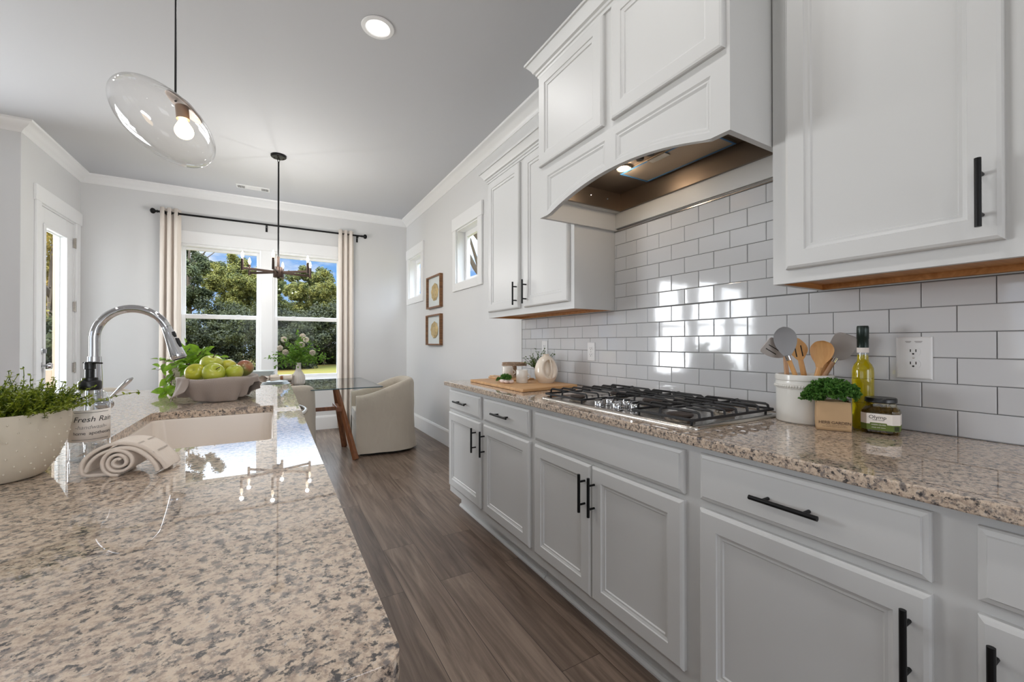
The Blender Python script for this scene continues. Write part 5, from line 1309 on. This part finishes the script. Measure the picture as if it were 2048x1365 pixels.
# place settings on the far side of the table
def place_setting(x,y,suf,g):
    t=thing('place_mat',suf[0],'place mat',(x,y,TZ),g); MB().lathe([(0,0),(.165,0),(.165,.006),(0,.006)],(x,y,TZ+.0005),40).build('mat_disc',M['basket'],t)
    t=thing('dinner_plate',suf[1],'plate',(x,y,TZ+.008),"plates on the glass table"); MB().lathe([(0,0),(.085,0),(.138,.014),(.138,.017),(.086,.005),(0,.004)],(x,y,TZ+.0072),40).build('plate_body',M['bowlw'],t,smooth=True,ang=50)
    return t
def plates(x,y,z,n,lab):
    for i in range(n):
        t=thing('dinner_plate',lab[i],'plate',(x,y,z),'plates on the glass table'); r=.135-.012*i
        MB().lathe([(0,0),(r*.6,0),(r,.014),(r,.017),(r*.61,.005),(0,.004)],(x,y,z+.0004),40).build('plate_body',M['bowlw'],t,smooth=True,ang=50); z+=.0125
    return z
def charger(x,y,lab):
    t=thing('place_mat',lab,'place mat',(x,y,TZ),'woven place mats'); MB().lathe([(0,0),(.165,0),(.165,.007),(0,.007)],(x,y,TZ+.0005),40).build('mat_disc',M['basket'],t)
charger(-.118,5.40,'round woven place mat under the stack of pale bowls')
z=plates(-.118,5.40,TZ+.008,2,('lower pale plate under the stacked bowls','upper pale plate under the stacked bowls'))
for i in range(2):
    zz=z+.004+.026*i
    t=thing('serving_bowl',('lower pale grey bowl of the stack on the glass table','upper pale grey bowl of the stack on the glass table')[i],'bowl',(-.118,5.40,zz),'stacked bowls')
    MB().lathe([(0,0),(.075,0),(.080,.004),(.108,.030),(.130,.068),(.1315,.074),(.128,.074),(.104,.034),(.07,.012),(0,.012)],(-.118,5.40,zz),44).build('bowl_body',M['bowlw'],t,smooth=True,ang=50)
charger(.02,4.93,'round woven place mat under the ringed napkins')
z=plates(.02,4.93,TZ+.008,3,('lowest pale plate under the ringed napkins','middle pale plate under the ringed napkins','top pale plate under the ringed napkins'))
charger(.16,5.42,'round woven place mat behind the ribbed vase')
plates(.16,5.42,TZ+.008,4,('lowest pale plate of the stack behind the vase','second pale plate of the stack behind the vase','third pale plate of the stack behind the vase','top pale plate of the stack behind the vase'))
def napkin(loc,rz,lab):
    t=thing('rolled_napkin',lab,'napkin',(0,0,0),'napkins with rings')
    mb=MB()
    def np_(u,v):
        x=(u-.5)*.20; k=abs(u-.5)*2; w=.014+.034*k**1.3; a=2*PI*v; h=.018+.016*k+.006*math.cos(9*v*2*PI)*k
        return (x,w*math.cos(a)*(1+.15*math.sin(5*a+u*4)),.034+h*math.sin(a))
    mb.grid(np_,24,21); mb.build('cloth',M['towel'],t,smooth=True,ang=80,recalc=False)
    MB().lathe([(.0195,-.012),(.0225,-.012),(.0225,.012),(.0195,.012)],(0,0,.034),20,Matrix.Rotation(PI/2,4,'Y'),cap=False).build('ring',M['leather'],t,smooth=True)
    t.location=loc; t.rotation_euler=(0,0,rz); return t
napkin((-.035,4.93,z+.004),.95,'white napkin in a brown ring lying nearest the stacked bowls')
napkin((.075,4.915,z+.004),-.10,'white napkin in a brown ring lying just left of the ribbed vase')
# ---- chandelier
hx,hy,hz_=.039,4.70,1.893
t=thing('chandelier','six-arm dark bronze candle chandelier hanging over the glass table','chandelier',(hx,hy,CZ))
cn=MB().lathe([(0,-.022),(.062,-.022),(.070,-.014),(.070,-.001),(0,-.001)],(hx,hy,CZ),32); ca=cn.build('ceiling_canopy',M['black'],t,smooth=True,ang=40)
q=MB()
for a in (.4,2.5,4.6): q.ball((hx+.045*math.cos(a),hy+.045*math.sin(a),CZ-.024),.006,n=8,k=6)
q.build('canopy_screw',M['bronze'],ca)
MB().tube([(hx+.009*math.cos(a),hy,CZ-.045+.022*math.sin(a)) for a in [2*PI*i/16 for i in range(16)]],.0028,6,closed=True).build('chain_loop',M['black'],t,smooth=True)
MB().cyl((hx,hy,CZ-.062),(hx,hy,hz_+.15),.0075,12).build('rod',M['black'],t,smooth=True)
MB().cyl((hx,hy,hz_+.04),(hx,hy,hz_+.155),.0135,16).build('stem',M['bronze'],t,smooth=True)
hub=MB().lathe([(0,-.062),(.012,-.062),(.012,-.052),(.042,-.052),(.044,-.048),(.044,.046),(.042,.05),(0,.05)],(hx,hy,hz_),24).build('hub',M['bronze'],t,smooth=True,ang=40)
for k in range(6):
    th=math.radians(52+60*k); d=CR*math.cos(th)+CF*math.sin(th); e=Vector((hx,hy,hz_))+d*.315
    sd=Vector((-d.y,d.x,0)); mb=MB(); b0=Vector((hx,hy,hz_))+d*.035
    v=[]
    for c in (b0,e):
        for s1,s2 in ((-1,-1),(1,-1),(1,1),(-1,1)): v.append(c+sd*(.0075*s1)+Vector((0,0,.0105*s2)))
    mb.add(v,[(0,1,2,3),(7,6,5,4),(0,4,5,1),(1,5,6,2),(2,6,7,3),(3,7,4,0)]); ar=mb.build('arm',M['bronze'],t,bevel=.002)
    MB().cyl(e+Vector((0,0,-.022)),e+Vector((0,0,.085)),.0115,14).build('candle_sleeve',M['bronze'],ar,smooth=True)
    bu=MB().lathe([(0,.085),(.007,.085),(.0075,.093),(.0125,.106),(.0138,.115),(.0102,.132),(.004,.149),(.0,.155)],(e.x,e.y,e.z),16).build('bulb',M['candle'],ar,smooth=True,ang=80)
    lamp('candle_lamp','POINT',(e.x,e.y,e.z+.18),7,(1,.97,.93),shadow_soft_size=.015)
# ---- pendant over the island
py=1.80; r_=(326-1024)/FPX; D=py/( -math.sin(YAW)*r_+math.cos(YAW)); pp=CF*D+CR*(r_*D)
cz=CAMZ+(687-246)/FPX*D
axis=(CR*.52+Vector((0,0,.80))+CF*.30).normalized()
t=thing('pendant_light','tilted clear glass globe pendant hanging on a black cord over the island','pendant lamp',(pp.x,pp.y,CZ))
Rm_=axis.to_track_quat('Z','Y').to_matrix().to_4x4()
cc=Vector((pp.x,pp.y,cz)); a_,c_=.160,.100
cc=cc+CR*.002
prof=[(a_*math.sin(b),-c_*math.cos(b)) for b in [PI*i/36 for i in range(35)]]
MB().lathe([(max(x,0),z) for x,z in prof],cc,64,Rm_,cap=False).build('glass_globe',M['globe'],t,smooth=True,ang=180,recalc=False)
topc=cc+axis*c_
MB().lathe([(0,.003),(.030,.002),(.060,-.010),(.062,-.016),(.058,-.016),(.03,-.005),(0,-.003)],topc,36,Rm_).build('cap',mat('pendant_cap_bronze',S(120,104,92),.4,.6),t,smooth=True,ang=40)
att=Vector((pp.x,pp.y,0)); 
MB().cyl(topc+Vector((-.040*CR.x,-.040*CR.y,.012)),Vector((topc.x-.040*CR.x,topc.y-.040*CR.y,CZ-.02)),.0032,8).build('cord',M['black'],t,smooth=True)
MB().lathe([(0,-.02),(.055,-.02),(.06,-.014),(.06,-.001),(0,-.001)],(topc.x-.040*CR.x,topc.y-.040*CR.y,CZ),28).build('ceiling_canopy',M['black'],t,smooth=True,ang=40)
ax2=Vector((CR.x*.10,CR.y*.10,-1)).normalized(); s0=topc-axis*.008-Vector((CR.x*.012,CR.y*.012,0))
MB().cyl(s0,s0+ax2*.045,.019,20).build('socket',mat('pendant_socket',S(176,152,134),.4,.3),t,smooth=True)
bc=s0+ax2*.078; MB().lathe([(0,-.034),(.012,-.032),(.014,-.022),(.026,-.004),(.0285,.010),(.024,.024),(.012,.033),(0,.035)],bc,24,(ax2).to_track_quat('Z','Y').to_matrix().to_4x4()).build('bulb',M['bulb'],t,smooth=True,ang=180,subsurf=2)
lamp('pendant_lamp','POINT',tuple(bc+ax2*.05),9,(1,.97,.93),shadow_soft_size=.03)
lamp('pendant_lamp','POINT',(-.45,-.35,1.9),8,(1,.97,.93),shadow_soft_size=.03)
# ---- recessed downlight and vent
t=thing('recessed_downlight','round white recessed downlight in the ceiling over the aisle','downlight',(CANS[0][0],CANS[0][1],CZ))
MB().lathe([(.066,-.002),(.070,-.008),(.090,-.006),(.093,-.001),(.066,-.001)],(CANS[0][0],CANS[0][1],CZ),44,cap=False).build('trim_ring',M['trim'],t,smooth=True,ang=50)
MB().lathe([(0,-.003),(.066,-.003)],(CANS[0][0],CANS[0][1],CZ),44,cap=False).build('diffuser',M['can'],t,recalc=False)
t=thing('ceiling_vent','white slotted air vent in the ceiling near the curtain rod','vent',(-.215,5.83,CZ))
MB().rings((-.385,-.045,5.765,5.895),[(0,0),(0,.004),(.006,.008),(.018,.008)],lambda u,v,d:(u,v,CZ-d)).build('frame',M['ventm'],t)
sm=MB()
for a,b_,n in ((-.365,-.305,6),(-.125,-.065,6)):
    for i in range(n): x=a+(b_-a)*i/(n-1); sm.box(x-.003,x+.003,5.79,5.87,CZ-.0095,CZ-.0078)
sm.build('dark_slots',M['dark'],t)
sm=MB()
for i in range(7): sm.box(-.285,-.145,5.795+.011*i-.002,5.795+.011*i+.002,CZ-.0105,CZ-.0078)
sm.build('louvre',M['ventm'],t)
# ---- curtain rod and panels
RY,RZ=6.205,2.722
t=thing('curtain_rod','long thin black curtain rod with ball finials over the double window','curtain rod',(-.04,RY,RZ))
MB().cyl((-1.165,RY,RZ),(1.09,RY,RZ),.0115,14).build('rod',M['black'],t,smooth=True)
for x,s in ((-1.165,-1),(1.09,1)):
    MB().lathe([(0,0),(.015,0),(.016,.008),(.010,.014),(.013,.020),(.028,.032),(.033,.046),(.028,.060),(.012,.070),(0,.072)],(x,RY,RZ),20,Matrix.Rotation(PI/2*s,4,'Y')).build('finial',M['black'],t,smooth=True,ang=50)
for x in (-.082,-1.09,1.04):
    b=MB(); b.box(x-.012,x+.012,YB-.006,YB-.001,RZ-.075,RZ+.01); b.cyl((x,YB-.004,RZ-.02),(x,RY,RZ-.02),.006,10); b.tube([(x,RY+.016*math.cos(a),RZ+.016*math.sin(a)-.002) for a in [PI+PI*i/10 for i in range(11)]],.0045,8); b.build('bracket',M['black'],t)
def curtain(x0,x1,lab,nf):
    t=thing('curtain',lab,'curtain',((x0+x1)/2,RY,.02),'grommet curtains at the double window')
    def fn(u,v):
        z=.02+(2.775-.02)*v; w=(x1-x0)*(1+.10*(1-v)); xm=(x0+x1)/2
        x=xm+(u-.5)*w+.012*math.sin(u*nf*2*PI*2+.8)*(1)
        y=RY+(.034+.006*(1-v))*math.cos(u*nf*2*PI)+.004*math.sin(u*23+3*v)
        return (x,min(y,YB-.052-.004),z)
    MB().grid(fn,90,14).build('fabric',M['curtain'],t,smooth=True,ang=80,recalc=False,solid=.002)
    g=MB()
    for i in range(int(nf*2)):
        u=(i+.5)/(nf*2); x=(x0+x1)/2+(u-.5)*(x1-x0); g.tube([(x+.002*math.cos(a),RY+.020*math.cos(a),RZ+.020*math.sin(a)) for a in [2*PI*k/18 for k in range(18)]],.003,6,closed=True)
    g.build('grommet',M['black'],t,smooth=True)
curtain(-1.15,-.965,'cream curtain panel at the left of the double window',3)
curtain(.775,.975,'cream curtain panel at the right of the double window',3)
# ---- two shadow-box frames
def artframe(y0,y1,z0,z1,lab,sd):
    t=thing('picture_frame',lab,'picture frame',(XR,(y0+y1)/2,z0),'walnut shadow-box frames on the right wall')
    b=MB(); a,c=XR-.042,XR-.001; w=.018
    b.box(a,c,y0,y0+w,z0,z1).box(a,c,y1-w,y1,z0,z1).box(a,c,y0+w,y1-w,z0,z0+w).box(a,c,y0+w,y1-w,z1-w,z1); b.build('frame',M['walnut2'],t,bevel=.0015)
    MB().box(XR-.010,XR-.002,y0+w,y1-w,z0+w,z1-w).build('mat_board',M['artpaper'],t)
    rq=random.Random(sd); yc,zc=(y0+y1)/2,(z0+z1)/2; mb=MB(); ry,rz=(y1-y0)*.25,(z1-z0)*.27
    P=[]
    for j in range(9):
        r=1-j/8*.62; 
        for i in range(60):
            a=2*PI*i/60; k=r*(1+.04*math.sin(9*a+j)+rq.uniform(-.02,.02)); P.append((XR-.0115-.006*math.sin(j*1.4+.5*math.sin(3*a))**2-.002,yc+ry*k*math.cos(a),zc+rz*k*math.sin(a)))
    mb.add(P,[(j*60+i,j*60+(i+1)%60,(j+1)*60+(i+1)%60,(j+1)*60+i) for j in range(8) for i in range(60)]+[tuple(480+i for i in range(60))]); mb.build('gilded_relief',M['gold'],t,smooth=True,recalc=False)
    MB().box(XR-.039,XR-.037,y0+w,y1-w,z0+w,z1-w).build('glazing',M['glass'],t)
artframe(4.725,5.235,1.632,2.035,'upper of two walnut-framed gold reliefs on the right wall',1)
artframe(4.725,5.255,1.168,1.550,'lower of two walnut-framed gold reliefs on the right wall',2)
